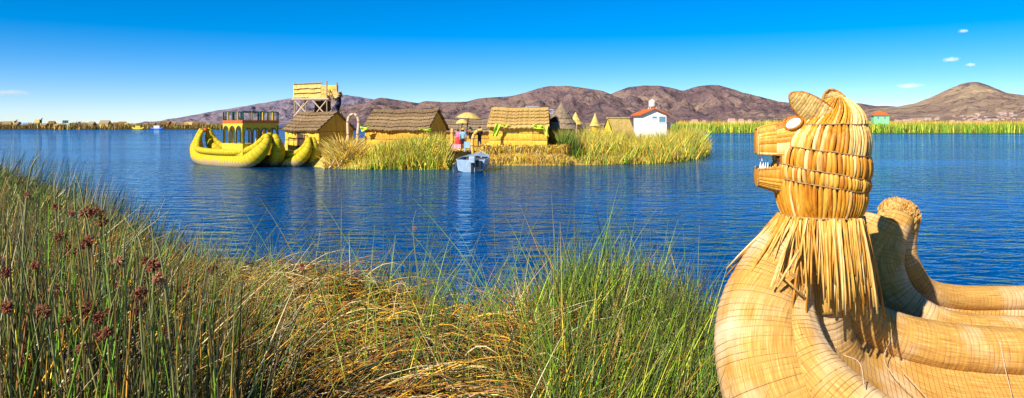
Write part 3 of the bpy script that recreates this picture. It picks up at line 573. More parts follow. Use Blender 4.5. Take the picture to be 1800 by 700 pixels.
# cut reed end of that prow: a rounded stubbly cap
bm = bmesh.new(); bmesh.ops.create_icosphere(bm, subdivisions=4, radius=1)
axd = Vector((.45, .1, 1)).normalized(); Q = Vector((0, 0, 1)).rotation_difference(axd).to_matrix()
for v in bm.verts:
    n_ = v.co.copy(); k = 1+.09*math.sin(n_.x*9+n_.y*4)*math.cos(n_.z*7)+random.uniform(-.05, .05)
    v.co = Q @ Vector((n_.x*.168*k, n_.y*.14*k, n_.z*(.13 if n_.z > 0 else .16)*k))+Vector((3.3-2.9, 6.3-4.9, 1.74))
me = bpy.data.meshes.new('prow_end'); bm.to_mesh(me); bm.free(); me.materials.append(streak('cut_reed_end', [(.25, (.2, .1, .02)), (.5, (.52, .33, .09)), (.75, (.7, .5, .2))], (60, 60, 60), bump=1.0, dist=.02))
link(bpy.data.objects.new('prow_end', me), boat)
# bristles of the cut end
mb = MB()
for i in range(420):
    n_ = Vector((random.gauss(0, 1), random.gauss(0, 1), abs(random.gauss(0, 1)))).normalized()
    p = Q @ Vector((n_.x*.168, n_.y*.14, n_.z*.13))+Vector((3.3-2.9, 6.3-4.9, 1.74)); mb.bar(p-axd*.02, p+(axd+n_*.8)*random.uniform(.003, .013), .004, 3, .003)
tag(mb.build('prow_bristle', M['straw'], boat), kind='stuff')
# loose ropes over the floor and the gunwale
for pts in ([(1.88, 4.6, 1.22), (1.72, 4.52, 1.1), (1.58, 4.5, .95), (1.5, 4.46, .8)], [(2.62, 5.12, 1.02), (2.5, 4.95, .9), (2.62, 4.7, .74), (2.75, 4.62, .72), (3.0, 4.5, .71), (3.3, 4.45, .7)], [(2.62, 4.98, .86), (2.7, 4.78, .72), (2.66, 4.6, .74), (2.58, 4.45, .78), (2.62, 4.35, .82)], [(3.35, 5.08, 1.03), (3.32, 4.98, .87), (3.2, 4.72, .68), (3.0, 4.6, .7), (2.8, 4.58, .71)], [(1.98, 4.42, 1.13), (2.02, 4.3, 1.12), (2.0, 4.2, 1.02)]):
    simple_tube(MB(), [(0, 0, 0, 1), (1, 0, 0, 1)]); mb = MB(); simple_tube(mb, [(x-2.9, y-4.9, z, .0028) for x, y, z in pts], 5, 40); mb.build('rope', M['rope'], boat, True)

# ---- figurehead (units: photo pixels at 5 m, turned a little away)
S = 5.0/F*.955
fh_o = P(1441, 378, 5.0)
ZT = [-40, 0, 28, 58, 88, 118, 143, 168, 188, 203, 214]; LX = [-62, -66, -73, -79, -81, -77, -68, -50, -18, 2, 20]; RX = [66, 69, 77, 82, 84, 84, 84, 79, 71, 60, 44]
def head_pt(th, z, dr=0.0):
    l = np.interp(z, ZT, LX); r = np.interp(z, ZT, RX); a = (r-l)/2; c = (r+l)/2; b = a*.94
    ct, st = math.cos(th), math.sin(th)
    e = 2/2.25; x = math.copysign(abs(ct)**e, ct); y = math.copysign(abs(st)**e, st)
    return Vector((c+(a+dr)*x, (b+dr)*y, z))
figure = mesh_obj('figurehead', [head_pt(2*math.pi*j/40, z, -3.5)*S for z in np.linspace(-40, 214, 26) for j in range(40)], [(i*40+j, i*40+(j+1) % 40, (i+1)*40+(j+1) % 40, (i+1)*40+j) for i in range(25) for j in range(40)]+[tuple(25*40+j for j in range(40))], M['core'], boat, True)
figure.location = fh_o+off; figure.rotation_euler = (0, 0, R(-14))
tag(figure, 'golden reed cat head with open jaws and straw collar')
lines = [(0, 0), (57, -14), (82, -16), (119, -12), (167, 0), (216, 0)]
def lz(i, th): z0, k = lines[i]; return z0+k*math.cos(th)
NR = 74
far_side = {0: MB(), 1: MB()}
for bnd in range(5):
    for j in range(NR):
        th0 = 2*math.pi*(j+random.uniform(-.22, .22))/NR+bnd*.03; dth = 2*math.pi/NR*random.uniform(1.0, 1.3); n = 6
        V = []; dr0 = random.uniform(-.8, 1.6); sl = random.uniform(-.04, .04)
        for i in range(n+1):
            t = i/n; th = th0+sl*(t-.5)
            z = lz(bnd, th)*(1-t)+lz(bnd+1, th)*t
            wv = 1-.45*max(0, (t-.75)/.25)**2 if bnd < 4 else 1-.35*t
            pin = 3.2*math.sin(math.pi*min(1, max(0, t)))**.5-1.6
            for q in range(5):
                a = (q-2)/2; V.append(head_pt(th+a*dth*.5*wv, z, pin+dr0+2.6*(1-a*a)-.8)*S)
        f = [(i*5+q, i*5+q+1, (i+1)*5+q+1, (i+1)*5+q) for i in range(n) for q in range(4)]
        back = math.cos(th0) > .35
        m_ = M['reed_pale'] if (bnd >= 3 and back and random.random() < .8) or random.random() < (.1 if bnd < 3 else .22) else M['reed_gold']
        if math.sin(th0) > .4: far_side[m_ is M['reed_pale']].add(V, f)
        else: mesh_obj('reed', V, f, m_, figure, True)
for kk, mm in ((0, 'reed_gold'), (1, 'reed_pale')): tag(far_side[kk].build('far_side_reeds', M[mm], figure, True), kind='stuff')
# bands of cord between the rows
for i in range(0, 5):
    mb = MB(); pts = [tuple(head_pt(2*math.pi*j/48, lz(i, 2*math.pi*j/48)+random.uniform(-.8, .8), .8)*S)+(1.15*S if i else 2.2*S,) for j in range(49)]
    simple_tube(mb, pts, 5, 120); mb.build('cord_band', M['cord'], figure, True)
# muzzle: two rows of short reeds along each jaw
def jaw(x0, x1, zt0, zb0, zt1, zb1, w0, w1, nper, rows, name, open_top=False):
    def pt(u, t, dr):         # u 0..1 round from one side over the top to the other, t along
        zt = zt0*(1-t)+zt1*t; zb = zb0*(1-t)+zb1*t; w = w0*(1-t)+w1*t; x = x0*(1-t)+x1*t
        a = math.pi*(u*1.24-.12); ex = .55
        y = -math.copysign(abs(math.cos(a))**ex, math.cos(a))*(w+dr); s = math.sin(a)
        zz = math.copysign(abs(s)**ex, s)
        h = zt-zb
        if not open_top: z = zb+h*.12+(h*.88+dr)*zz if zz > 0 else zb+h*.12+h*.12*zz*2.0
        else: z = zt-h*.12-(h*.88+dr)*zz if zz > 0 else zt-h*.12-h*.12*zz*2.0
        return Vector((x, y, z))
    core = [pt(j/24, t, -3)*S for t in np.linspace(0, 1, 6) for j in range(25)]
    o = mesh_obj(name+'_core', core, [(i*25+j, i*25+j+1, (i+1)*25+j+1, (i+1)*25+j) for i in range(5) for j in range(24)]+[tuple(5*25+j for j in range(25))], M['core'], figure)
    for rw in range(rows):
        for j in range(nper):
            t0 = rw/rows; t1 = (rw+1)/rows; V = []; uu = (j+.5)/nper+random.uniform(-.004, .004); du = 1.1/nper; dr0 = random.uniform(-.5, 1.4)
            for i in range(4):
                t = t0+(t1-t0)*i/3; bul = 1.2*math.sin(math.pi*i/3)
                for q in range(4):
                    a = (q-1.5)/1.5; V.append(pt(min(1, max(0, uu+a*du*.5)), t, dr0+bul+1.6*(1-a*a))*S)
            mesh_obj('muzzle_reed', V, [(i*4+q, i*4+q+1, (i+1)*4+q+1, (i+1)*4+q) for i in range(3) for q in range(3)], M['reed_gold'] if random.random() < .7 else M['reed_pale'], figure, True)
    # end face of the jaw: upright short reeds
    for j in range(9):
        u = (j+.5)/9; y = -w1+2*w1*u; hw = w1/9*1.05; zt, zb = (zt1-2, zb1+1)
        V = [Vector((x1+(-2.2 if q in (1, 2) else 0)-(1.5*math.sin(math.pi*i/3)), y+hw*(q-1.5)/1.5, zb+(zt-zb)*i/3))*S for i in range(4) for q in range(4)]
        mesh_obj('muzzle_reed', V, [(i*4+q, (i+1)*4+q, (i+1)*4+q+1, i*4+q+1) for i in range(3) for q in range(3)], M['reed_gold'], figure, True)
    mb = MB(); simple_tube(mb, [tuple(pt(u, 1.0, 1.5)*S)+(1.9*S,) for u in np.linspace(0, 1, 14)], 5, 40); mb.build('muzzle_rim', M['ear_reed'], figure, True)
jaw(-48, -110, 174, 110, 158, 112, 50, 35, 24, 2, 'upper_jaw')
jaw(-56, -110, 92, 38, 85, 53, 46, 33, 22, 1, 'lower_jaw', open_top=True)
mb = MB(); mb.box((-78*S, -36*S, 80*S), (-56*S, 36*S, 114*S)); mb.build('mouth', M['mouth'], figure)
for i in range(9):
    for (x, zb, zt) in ((-102+i*4.0, 83, 83+(14 if i < 3 else 8)), ):
        for y in (-30, 30):
            mb = MB(); mb.bar(Vector((x, y, zb))*S, Vector((x+1, y*.97, zt))*S, 2.0*S, 6, .4*S); mb.build('tooth', M['tooth'] if i < 3 else M['ear_reed'], figure)
for i in range(7):
    y = -27+i*9; mb = MB(); mb.bar(Vector((-105, y, 112))*S, Vector((-103, y, 99))*S, 1.6*S, 6, .4*S); mb.build('tooth', M['tooth'], figure)
# eyes: white ovals ringed with twisted straw, on raised brows
for sy in (-1, 1):
    nrm = Vector((-.5, .72*sy, .62)).normalized(); c = Vector((-50, 41*sy, 168)); x_ = Vector((1, 0, .28)).cross(nrm).cross(nrm).normalized()*-1; y_ = nrm.cross(x_)
    V = [ (c+nrm*4)*S ]; 
    V = []; rings = 5
    for i in range(rings+1):
        rr = i/rings
        for j in range(20):
            a = 2*math.pi*j/20; V.append((c+x_*math.cos(a)*14*rr+y_*math.sin(a)*11*rr+nrm*(5-3.5*rr*rr))*S)
    mesh_obj('eye', V, [(i*20+j, i*20+(j+1) % 20, (i+1)*20+(j+1) % 20, (i+1)*20+j) for i in range(rings) for j in range(20)], M['white'], figure, True)
    mb = MB(); simple_tube(mb, [tuple((c+x_*math.cos(a)*16+y_*math.sin(a)*13+nrm*1.5)*S)+(2.8*S,) for a in np.linspace(0, 2*math.pi, 20)], 6, 60); mb.build('eye_ring', M['reed_gold'], figure, True)
    bm = bmesh.new(); bmesh.ops.create_icosphere(bm, subdivisions=3, radius=1)
    Mx = Matrix((x_, y_, nrm)).transposed()
    for v in bm.verts: v.co = (Mx @ Vector((v.co.x*21, v.co.y*17, v.co.z*9))+c-nrm*7.5)*S
    me = bpy.data.meshes.new('brow'); bm.to_mesh(me); bm.free(); me.materials.append(M['reed_gold']); me.polygons.foreach_set('use_smooth', [True]*len(me.polygons)); link(bpy.data.objects.new('brow', me), figure)
# ears: curved leaf shapes of reeds laid crosswise inside a rope rim
def ear(base, tip, side, width, bow, nreed):
    base = Vector(base); tip = Vector(tip); e1 = tip-base; L = e1.length; e1.normalize(); e2 = (Vector(side)-e1*Vector(side).dot(e1)).normalized(); e3 = e1.cross(e2)
    def pt(s, a, dr=0):
        s = min(.99, max(0.0, s)); w = width*(1-s**2.2)**.6*(.86+.25*s); return (base+e1*L*s+e2*w*a*.5+e3*(bow*(1-a*a)*(1-.5*s)+dr))
    V = [pt(i/10*.985, -1+j/5) *S for i in range(11) for j in range(11)]
    o = mesh_obj('ear', V, [(i*11+j, i*11+j+1, (i+1)*11+j+1, (i+1)*11+j) for i in range(10) for j in range(10)], M['ear_reed'], figure, True)
    for i in range(nreed):
        s0 = i/nreed*.97; ds = .97/nreed*.52
        for sg in (1, -1):
            V = []
            for j in range(7):
                a = -1+j/3
                for q in (-1, 0, 1): V.append(pt(min(.985, s0+ds+q*ds+a*.05*(1-s0)), a, sg*(1.0+1.6*(1-q*q)))*S)
            mesh_obj('ear_reed', V, [(j*3+q, j*3+q+1, (j+1)*3+q+1, (j+1)*3+q) for j in range(6) for q in range(2)], M['ear_reed'], figure, True)
    rim = [pt(s, -1) for s in np.linspace(0, .98, 9)]+[tip]+[pt(s, 1) for s in np.linspace(.98, 0, 9)]
    mb = MB(); simple_tube(mb, [tuple(p*S)+(2.4*S,) for p in rim], 5, 70); mb.build('ear_rim', M['reed_gold'], figure, True)
ear((8, -34, 172), (-56, -44, 221), (.42, -.1, .9), 52, -9, 15)
ear((40, 34, 186), (26, 52, 233), (1, .25, .1), 54, 8, 11)
# collar of loose straw
for i in range(290):
    th = random.uniform(0, 2*math.pi); layer = random.random()
    if i < 200: th = random.uniform(math.pi*.8, math.pi*2.1)
    ln = random.uniform(70, 165)+(45 if layer > .5 else 0)*random.random(); left = max(0, -math.cos(th))
    fl = random.uniform(-.04, .14)+left*random.uniform(.05, .62); tw = random.uniform(-.9, .9) if random.random() < .3 else random.uniform(-.25, .25)
    p0 = head_pt(th, random.uniform(-6, 2), random.uniform(0, 4)+layer*3); out = Vector((math.cos(th+tw), math.sin(th+tw), 0))
    if math.cos(th) < .2: ln = min(ln, 190)
    pts = []; r0 = random.uniform(1.3, 2.7); bend = random.uniform(-.1, .25)
    for k in range(4):
        t = k/3; pts.append(tuple((p0+out*(ln*(fl*t+.07*math.sin(t*1.57)-bend*.3*t*t))+Vector((0, 0, -ln*t*(1-.3*fl))))*S)+(r0*(1-.25*t)*S,))
    mb = MB(); simple_tube(mb, pts, 5, 5); mb.build('straw', M['straw'] if random.random() < .75 else M['reed_pale'], figure, True)
for (a, b) in (((1368, 478), (1416, 525)), ((1404, 440), (1366, 505))):
    pa = P(a[0], a[1], 4.69)-fh_o; pb = P(b[0], b[1], 4.66)-fh_o; rot = Matrix.Rotation(R(14), 3, 'Z'); mb = MB(); mb.bar(rot @ pa, rot @ pb, 2.6*S, 6, 2.2*S); mb.build('straw', M['reed_pale'], figure, True)
neck = tube('neck', [(0, 0, .02, .235), (-.005, .01, -.15, .2), (-.01, .03, -.38, .19), (.0, .06, -.62, .2)], M['hull'], figure, nseg=30, spacing=.12)

# ------------------------------------------------------------------ yellow painted reed boats
def yellow_boat(name, loc, rz, L, W, label, tipz=2.15, k=1.0):
    root = empty(name, loc, rz); tag(root, label, 'boat'); h = L/2
    for s in (-1, 1):
        tube('hull', [(-h*.955, s*.2*W, tipz*1.07, .13*k), (-h, s*.3*W, 1.62*k, .26*k), (-h*.92, s*.5*W, .95*k, .42*k), (-h*.68, s*.72*W, .36*k, .42*k), (0, s*.84*W, .25*k, .44*k), (h*.68, s*.72*W, .36*k, .42*k), (h*.92, s*.48*W, .9*k, .42*k), (h*1.0, s*.28*W, 1.5*k, .27*k), (h*.97, s*.2*W, tipz*.92, .14*k)], M['yellow_boat'], root, nseg=26, spacing=.3, per=6, bulge=.045, cord=M['boat_cord'], cord_r=.014)
        tube('gunwale', [(-h*.9, s*.2*W, tipz*1.02, .1*k), (-h*.9, s*.42*W, 1.66*k, .15*k), (-h*.8, s*.66*W, 1.16*k, .18*k), (-h*.6, s*.88*W, .92*k, .19*k), (0, s*1.02*W, .86*k, .19*k), (h*.6, s*.88*W, .92*k, .19*k), (h*.8, s*.64*W, 1.16*k, .18*k), (h*.91, s*.4*W, 1.6*k, .15*k), (h*.91, s*.2*W, tipz*.9, .1*k)], M['yellow_boat'], root, nseg=18, spacing=.3, per=6, bulge=.05, cord=M['boat_cord'], cord_r=.012)
    mb = MB(); mb.quadsheet([[(u*h, v*W*(.8 if abs(u) < .7 else .45), .72*k) for v in (-1, 0, 1)] for u in (-.88, -.6, 0, .6, .88)]); mb.build('deck', M['yellow_paint'], root)
    for u in (-1, 1):
        mb = MB(); mb.bar((u*h*.94, -.1*W, tipz*(1.02 if u < 0 else .9)), (u*h*.94, .1*W, tipz*(1.02 if u < 0 else .9)), .15*k, 8); mb.build('prow_tie', M['orange_paint'] if u < 0 else M['yellow_boat'], root, True)
    return root
A = Vector((GX(358, 50.5), 50.5, 0)); B = Vector((GX(478, 44.2), 44.2, 0)); ax = (B-A); big = yellow_boat('painted_reed_boat', (A+B)/2, math.atan2(ax.y, ax.x), ax.length, 1.25, 'yellow two-deck reed boat with arched cabin moored at the island')
cab = mesh_obj('cabin', [(0, 0, 0)], [], M['yellow_paint'], big); bpy.data.objects.remove(cab)
# cabin: local x along the boat; near side is -y
def arch_wall(n, length, z0, z1, name, M4, mat, parent):
    """wall with n round-headed openings, cut as geometry"""
    mb = MB(); t = .04; pw = length/n; ow = pw*.42
    for i in range(n):
        xc = -length/2+pw*(i+.5); zs = z0+(z1-z0)*.62; top = zs+ow*1.1
        arcs = [(xc-ow, z0)]+[(xc-ow*math.cos(a), zs+(top-zs)*math.sin(a)) for a in np.linspace(0, math.pi, 9)]+[(xc+ow, z0)]
        for y in (-t, t):
            def q(p): return M4 @ Vector((p[0], y, p[1]))
            xl, xr = xc-pw/2, xc+pw/2
            mb.add([q((xl, z0)), q(arcs[0]), q(arcs[1]), q((xl, arcs[1][1]))], [(0, 1, 2, 3)]); mb.add([q(arcs[-1]), q((xr, z0)), q((xr, arcs[-2][1])), q(arcs[-2])], [(0, 1, 2, 3)])
            for a, b in zip(arcs[1:-2], arcs[2:-1]):
                mb.add([q(a), q(b), q((b[0], z1)), q((a[0], z1))], [(0, 1, 2, 3)])
            mb.add([q((xl, arcs[1][1])), q(arcs[1]), q((arcs[1][0], z1)), q((xl, z1))], [(0, 1, 2, 3)]); mb.add([q(arcs[-2]), q((xr, arcs[-2][1])), q((xr, z1)), q((arcs[-2][0], z1))], [(0, 1, 2, 3)])
        for a, b in zip(arcs[:-1], arcs[1:]):
            mb.add([M4 @ Vector((a[0], -t, a[1])), M4 @ Vector((a[0], t, a[1])), M4 @ Vector((b[0], t, b[1])), M4 @ Vector((b[0], -t, b[1]))], [(0, 1, 2, 3)])
    o = mb.build(name, mat, parent)
    for i in range(n):      # dark painted frames round the openings
        xc = -length/2+pw*(i+.5); zs = z0+(z1-z0)*.62; top = zs+ow*1.1; mb = MB()
        pts = [(xc-ow, z0)]+[(xc-ow*math.cos(a), zs+(top-zs)*math.sin(a)) for a in np.linspace(0, math.pi, 7)]+[(xc+ow, z0)]
        for a, b in zip(pts[:-1], pts[1:]): mb.bar(M4 @ Vector((a[0], -.05, a[1])), M4 @ Vector((b[0], -.05, b[1])), .032, 4)
        mb.build('arch_frame', M['teal_paint'], o)
    return o
cx0, cl, cw = 2.0, 2.5, 2.3; zb, z1, z2, z3 = 1.42, 2.5, 2.83, 3.34
mb = MB(); mb.box((cx0-cl/2-.12, -cw/2-.06, .7), (cx0+cl/2+.1, cw/2+.06, zb)); mb.build('cabin_base', M['yellow_paint'], big)
Tm = lambda x, y, a: Matrix.Translation((x, y, 0)) @ Matrix.Rotation(a, 4, 'Z')
arch_wall(3, cl, zb, z1, 'cabin_wall', Tm(cx0, -cw/2, 0), M['yellow_paint'], big); arch_wall(3, cl, zb, z1, 'cabin_wall', Tm(cx0, cw/2, math.pi), M['yellow_paint'], big)
arch_wall(4, cw-.1, zb, z1, 'cabin_wall', Tm(cx0+cl/2-.04, 0, math.pi/2), M['yellow_paint'], big); arch_wall(4, cw-.1, zb, z1, 'cabin_wall', Tm(cx0-cl/2+.04, 0, -math.pi/2), M['yellow_paint'], big)
mb = MB(); mb.box((cx0-cl/2-.05, -cw/2-.05, z1+.15), (cx0+cl/2+.05, cw/2+.05, z2)); mb.build('upper_deck', M['orange_paint'], big)
mb = MB(); mb.box((cx0-cl/2-.03, -cw/2-.03, z1), (cx0+cl/2+.03, cw/2+.03, z1+.15)); mb.build('frieze', M['yellow_paint'], big)
rail = MB()
crn = [(cx0-cl/2, -cw/2), (cx0+cl/2, -cw/2), (cx0+cl/2, cw/2), (cx0-cl/2, cw/2)]
for a, b in zip(crn, crn[1:]+crn[:1]):
    mb = MB(); mb.bar((*a, z3), (*b, z3), .035, 4); mb.build('rail', M['teal_paint'], big)
    for i in range(4):
        t = i/4; x = a[0]+(b[0]-a[0])*t; y = a[1]+(b[1]-a[1])*t; mb = MB(); mb.box((x-.035, y-.035, z2), (x+.035, y+.035, z3)); mb.build('rail_post', M['yellow_paint'] if i % 2 else M['teal_paint'], big)
        if i < 4:
            x2 = a[0]+(b[0]-a[0])*(t+.2); y2 = a[1]+(b[1]-a[1])*(t+.2); mb = MB(); mb.bar((x2, y2, z2), (x2, y2, z3), .02, 4); mb.build('rail_post', M['teal_paint'], big)
B2 = Vector((GX(548, 45.0), 45.0, 0)); d2 = ax.normalized(); small = yellow_boat('painted_reed_boat', B2-d2*3.1, math.atan2(ax.y, ax.x), 6.2, .8, 'small yellow reed boat wedged between the two-deck boat and the hut', tipz=1.9, k=.82)

# ------------------------------------------------------------------ motorboat seen from the stern
def motorboat():
    d = 39.8; root = empty('motorboat', (GX(827, d), d, 0), R(-6)); tag(root, 'white open motorboat with outboard engine, stern towards the water', 'motorboat')
    st = [(0, .76, .66, .66), (.8, .8, .66, .68), (1.8, .78, .62, .72), (2.8, .6, .42, .78), (3.5, .34, .2, .84), (4.0, .04, .02, .88)]
    def ring(y, wt, wb, zt): return [(-wt, y, zt), (-wt*.97, y, zt*.55), (-wb, y, .08), (0, y, -.12), (wb, y, .08), (wt*.97, y, zt*.55), (wt, y, zt)]
    V = [p for s in st for p in ring(*s)]; f = [(i*7+j, i*7+j+1, (i+1)*7+j+1, (i+1)*7+j) for i in range(5) for j in range(6)]+[tuple(range(6, -1, -1))]
    mesh_obj('hull', V, f, M['boat_white'], root)
    V2 = [(x*.88, y+.05 if y == 0 else y-.03, max(z, .18)) for s in st for (x, y, z) in ring(*s)]; mesh_obj('inner_hull', V2, [tuple(reversed(q)) for q in f[:-1]], M['boat_white'], root)
    mb = MB(); mb.quadsheet([[(-s[1]*.98, s[0], s[3]+.01), (0, s[0], s[3]+.08), (s[1]*.98, s[0], s[3]+.01)] for s in st[2:]]); mb.build('foredeck', M['boat_white'], root)
    mb = MB(); mb.box((-.55, 1.85, .2), (.55, 1.9, .7)); mb.build('cuddy_opening', M['boat_dark'], root)
    mb = MB(); mb.box((-.74, .02, .6), (-.42, .09, .67)); mb.box((.42, .02, .6), (.74, .09, .67)); mb.build('transom_cap', M['boat_white'], root)
    mb = MB(); mb.box((-.66, .9, .4), (.66, 1.2, .45)); mb.build('thwart', M['boat_dark'], root)
    for s in (-1, 1):
        mb = MB()
        for a, b in zip(st[:-1], st[1:]): mb.bar((s*a[1], a[0], a[3]), (s*b[1], b[0], b[3]), .04, 6)
        mb.build('rub_rail', M['boat_white'], root)
    e = mesh_obj('outboard_motor', [(0, 0, 0)], [], None, root); bpy.data.objects.remove(e)
    bm = bmesh.new(); bmesh.ops.create_cube(bm, size=1); bmesh.ops.bevel(bm, geom=bm.edges[:], offset=.18, segments=3, affect='EDGES', profile=.6)
    for v in bm.verts: v.co = Vector((v.co.x*.34+.16, v.co.y*.5-.3, v.co.z*.36+.68))
    me = bpy.data.meshes.new('engine_cowl'); bm.to_mesh(me); bm.free(); me.materials.append(M['motor_grey']); cowl = link(bpy.data.objects.new('engine_cowl', me), root)
    mb = MB(); mb.box((.09, -.42, -.4), (.23, -.2, .6)); mb.box((.05, -.5, -.06), (.27, -.12, 0)); mb.bar((.16, -.1, .6), (.16, .12, .7), .07); mb.build('engine_leg', M['black'], root)
    mb = MB(); mb.box((.33, -.28, .16), (.62, -.02, .62)); mb.build('fuel_tank', M['black'], root)
motorboat()

# ------------------------------------------------------------------ straw huts
def thatch_row_mesh(name, L, h, th, mat, parent, ragged=.075, n=56):
    V = []
    for (zz, yy) in ((0, 0), (0, th)):        # local: y up the slope, z normal
        pass
    for j in range(n+1):
        x = -L/2+L*j/n; sg = .09*((2*x/L)**2-1)+.03*math.sin(x*3.1); jt = random.uniform(-ragged, ragged)*random.random()+sg; V += [(x, jt, th*random.uniform(.8, 1.25)), (x, h+sg, .012), (x, jt, -.01), (x, h+sg, -.015)]
    f = []
    for j in range(n):
        a = j*4; b = a+4; f += [(a, b, b+1, a+1), (a+2, a+3, b+3, b+2), (a, a+2, b+2, b)]
    f += [(0, 1, 3, 2), (n*4, n*4+2, n*4+3, n*4+1)]
    return mesh_obj(name, V, f, mat, parent)
def hut(name, loc, rz, L, W, wall, rise, label, roof_mat, wall_mat, rows=6, over=.25, mats=(4, 2), gable_mat=None, roof_ext=0.15, hip=0.0):
    root = empty(name, loc, rz); tag(root, label, 'hut'); gm = gable_mat or wall_mat
    nx, nz = mats
    for s in (-1, 1):
        for i in range(nx):
            for k in range(nz):
                x0 = -L/2+L*i/nx; x1 = x0+L/nx-.012; z0 = wall*k/nz; z1 = wall*(k+1)/nz-.02; n = 7; V = []; dy = random.uniform(0, .03)
                for a in range(n+1):
                    for b in range(4): V.append((x0+(x1-x0)*a/n, s*(W/2+dy+.03*math.sin(math.pi*b/3)), z0+(z1-z0)*b/3+random.uniform(-.01, .01)))
                mesh_obj('mat_panel', V, [(a*4+b, (a+1)*4+b, (a+1)*4+b+1, a*4+b+1) if s < 0 else (a*4+b, a*4+b+1, (a+1)*4+b+1, (a+1)*4+b) for a in range(n) for b in range(3)], wall_mat, root)
        for k in range(1, nz+1):
            mb = MB(); z = wall*k/nz-.02; mb.bar((-L/2, s*(W/2+.045), z), (L/2, s*(W/2+.045), z), .018, 5); mb.build('wall_batten', M['pole'], root)
    mb = MB(); mb.box((-L/2+.02, -W/2+.01, 0), (L/2-.02, W/2-.01, wall)); mb.build('wall_core', M['core'], root)
    for s in (-1, 1):
        x = s*(L/2+.01); mb = MB(); mb.add([(x, -W/2, 0), (x, W/2, 0), (x, W/2, wall), (x, 0, wall+rise-.05), (x, -W/2, wall), (x-s*.06, -W/2, 0), (x-s*.06, W/2, 0), (x-s*.06, W/2, wall), (x-s*.06, 0, wall+rise-.05), (x-s*.06, -W/2, wall)], [(0, 1, 2, 3, 4), (9, 8, 7, 6, 5), (0, 4, 9, 5), (1, 6, 7, 2), (2, 7, 8, 3), (3, 8, 9, 4), (0, 5, 6, 1)])
        g = mb.build('gable_wall', gm, root)
        for q in (.33, .66): 
            mb = MB(); z = wall*q*1.3; mb.bar((x+s*.02, -W/2*.95, z), (x+s*.02, W/2*.95, z), .018, 5); mb.build('wall_batten', M['pole'], g)
    sl = math.hypot(W/2, rise); ang = math.atan2(rise, W/2); tot = sl+over; rh = tot/rows
    proto = thatch_row_mesh('thatch_row', L+2*roof_ext, rh*1.35, .1, roof_mat, root)
    first = True
    for s in (-1, 1):
        for k in range(rows):
            o = proto if first else proto.copy()
            if not first: link(o, root)
            first = False
            d_ = -over+k*rh; R3 = Matrix.Rotation(ang, 4, 'X'); base = Matrix.Translation((0, -W/2, wall)) @ R3 @ Matrix.Translation((0, d_, .02+.02*(k % 2)))
            o.matrix_local = (Matrix.Rotation(math.pi, 4, 'Z') if s > 0 else Matrix.Identity(4)) @ base
            o.scale.x = 1-hip*((k+.5)/rows) if hip else 1
    mb = MB(); Lr = (L+2*roof_ext)*(1-hip); simple_tube(mb, [(Lr*(q/10-.5), random.uniform(-.02, .02), wall+rise+.02+.06*((q/5-1)**2-1)+random.uniform(-.015, .015), .09) for q in range(11)], 8, 22); mb.build('ridge_roll', roof_mat, root)
    return root
def facing(pL, dL, pR, dR):      # base ends of a front wall -> centre, yaw, length
    a = Vector((GX(pL, dL), dL, 0)); b = Vector((GX(pR, dR), dR, 0)); v = b-a; return a, b, v, math.atan2(v.y, v.x), v.length
# first hut (left, seen corner-on)
a, b, v, yaw, L = facing(501, 49.6, 562, 47.2); nrm = Vector((-v.y, v.x, 0)).normalized(); W = 2.7; c = (a+b)/2+nrm*W/2
h1 = hut('straw_hut', (c.x, c.y, .85), yaw, L-.1, W, 1.45, 1.05, 'straw hut with steep brown thatch below the lookout tower', M['thatch'], M['mat_wall'], rows=6, mats=(3, 2), gable_mat=M['mat_orange'])
mb = MB(); mb.box((-.35, -W/2-.075, .02), (.3, -W/2-.05, 1.15)); mb.build('door', M['dark_wood'], h1)
for (p, q) in (((-.4, -W/2-.09, 0), (-.4, -W/2-.09, 1.25)), ((-.45, -W/2-.09, 1.22), (.75, -W/2-.09, 1.0)), ((.35, -W/2-.09, 0), (.35, -W/2-.09, 1.15))): mb = MB(); mb.bar(p, q, .035, 6); mb.build('door_frame', M['pole'], h1)
# second hut (long, behind reeds)
a, b, v, yaw, L = facing(642, 50, 752, 48.2); nrm = Vector((-v.y, v.x, 0)).normalized(); W = 2.6; c = (a+b)/2+nrm*W/2
h2 = hut('straw_hut', (c.x, c.y, .9), yaw, L, W, 1.45, 1.2, 'long straw hut with brown thatch half hidden behind tall reeds', M['thatch'], M['mat_orange'], rows=6, mats=(5, 2))
# third hut (yellow, on the reed platform)
a, b, v, yaw, L = facing(860, 48.6, 962, 48.2); nrm = Vector((-v.y, v.x, 0)).normalized(); W = 2.6; c = (a+b)/2+nrm*W/2
h3 = hut('straw_hut', (c.x, c.y, 1.12), yaw, L, W, 1.38, 1.15, 'golden straw hut with lime tarps on the cut-reed platform', M['thatch_gold'], M['mat_wall'], rows=6, mats=(4, 3), gable_mat=M['mat_wall'], hip=.07)
# long low hut behind the people
d = 66; c = Vector((GX(815, d), d, 0)); h4 = hut('straw_hut', (c.x, c.y+1.3, .7), 0, 6.2, 2.6, 1.35, .95, 'long low straw hut behind the standing people', M['thatch_grey'], M['mat_orange'], rows=5, mats=(5, 2))
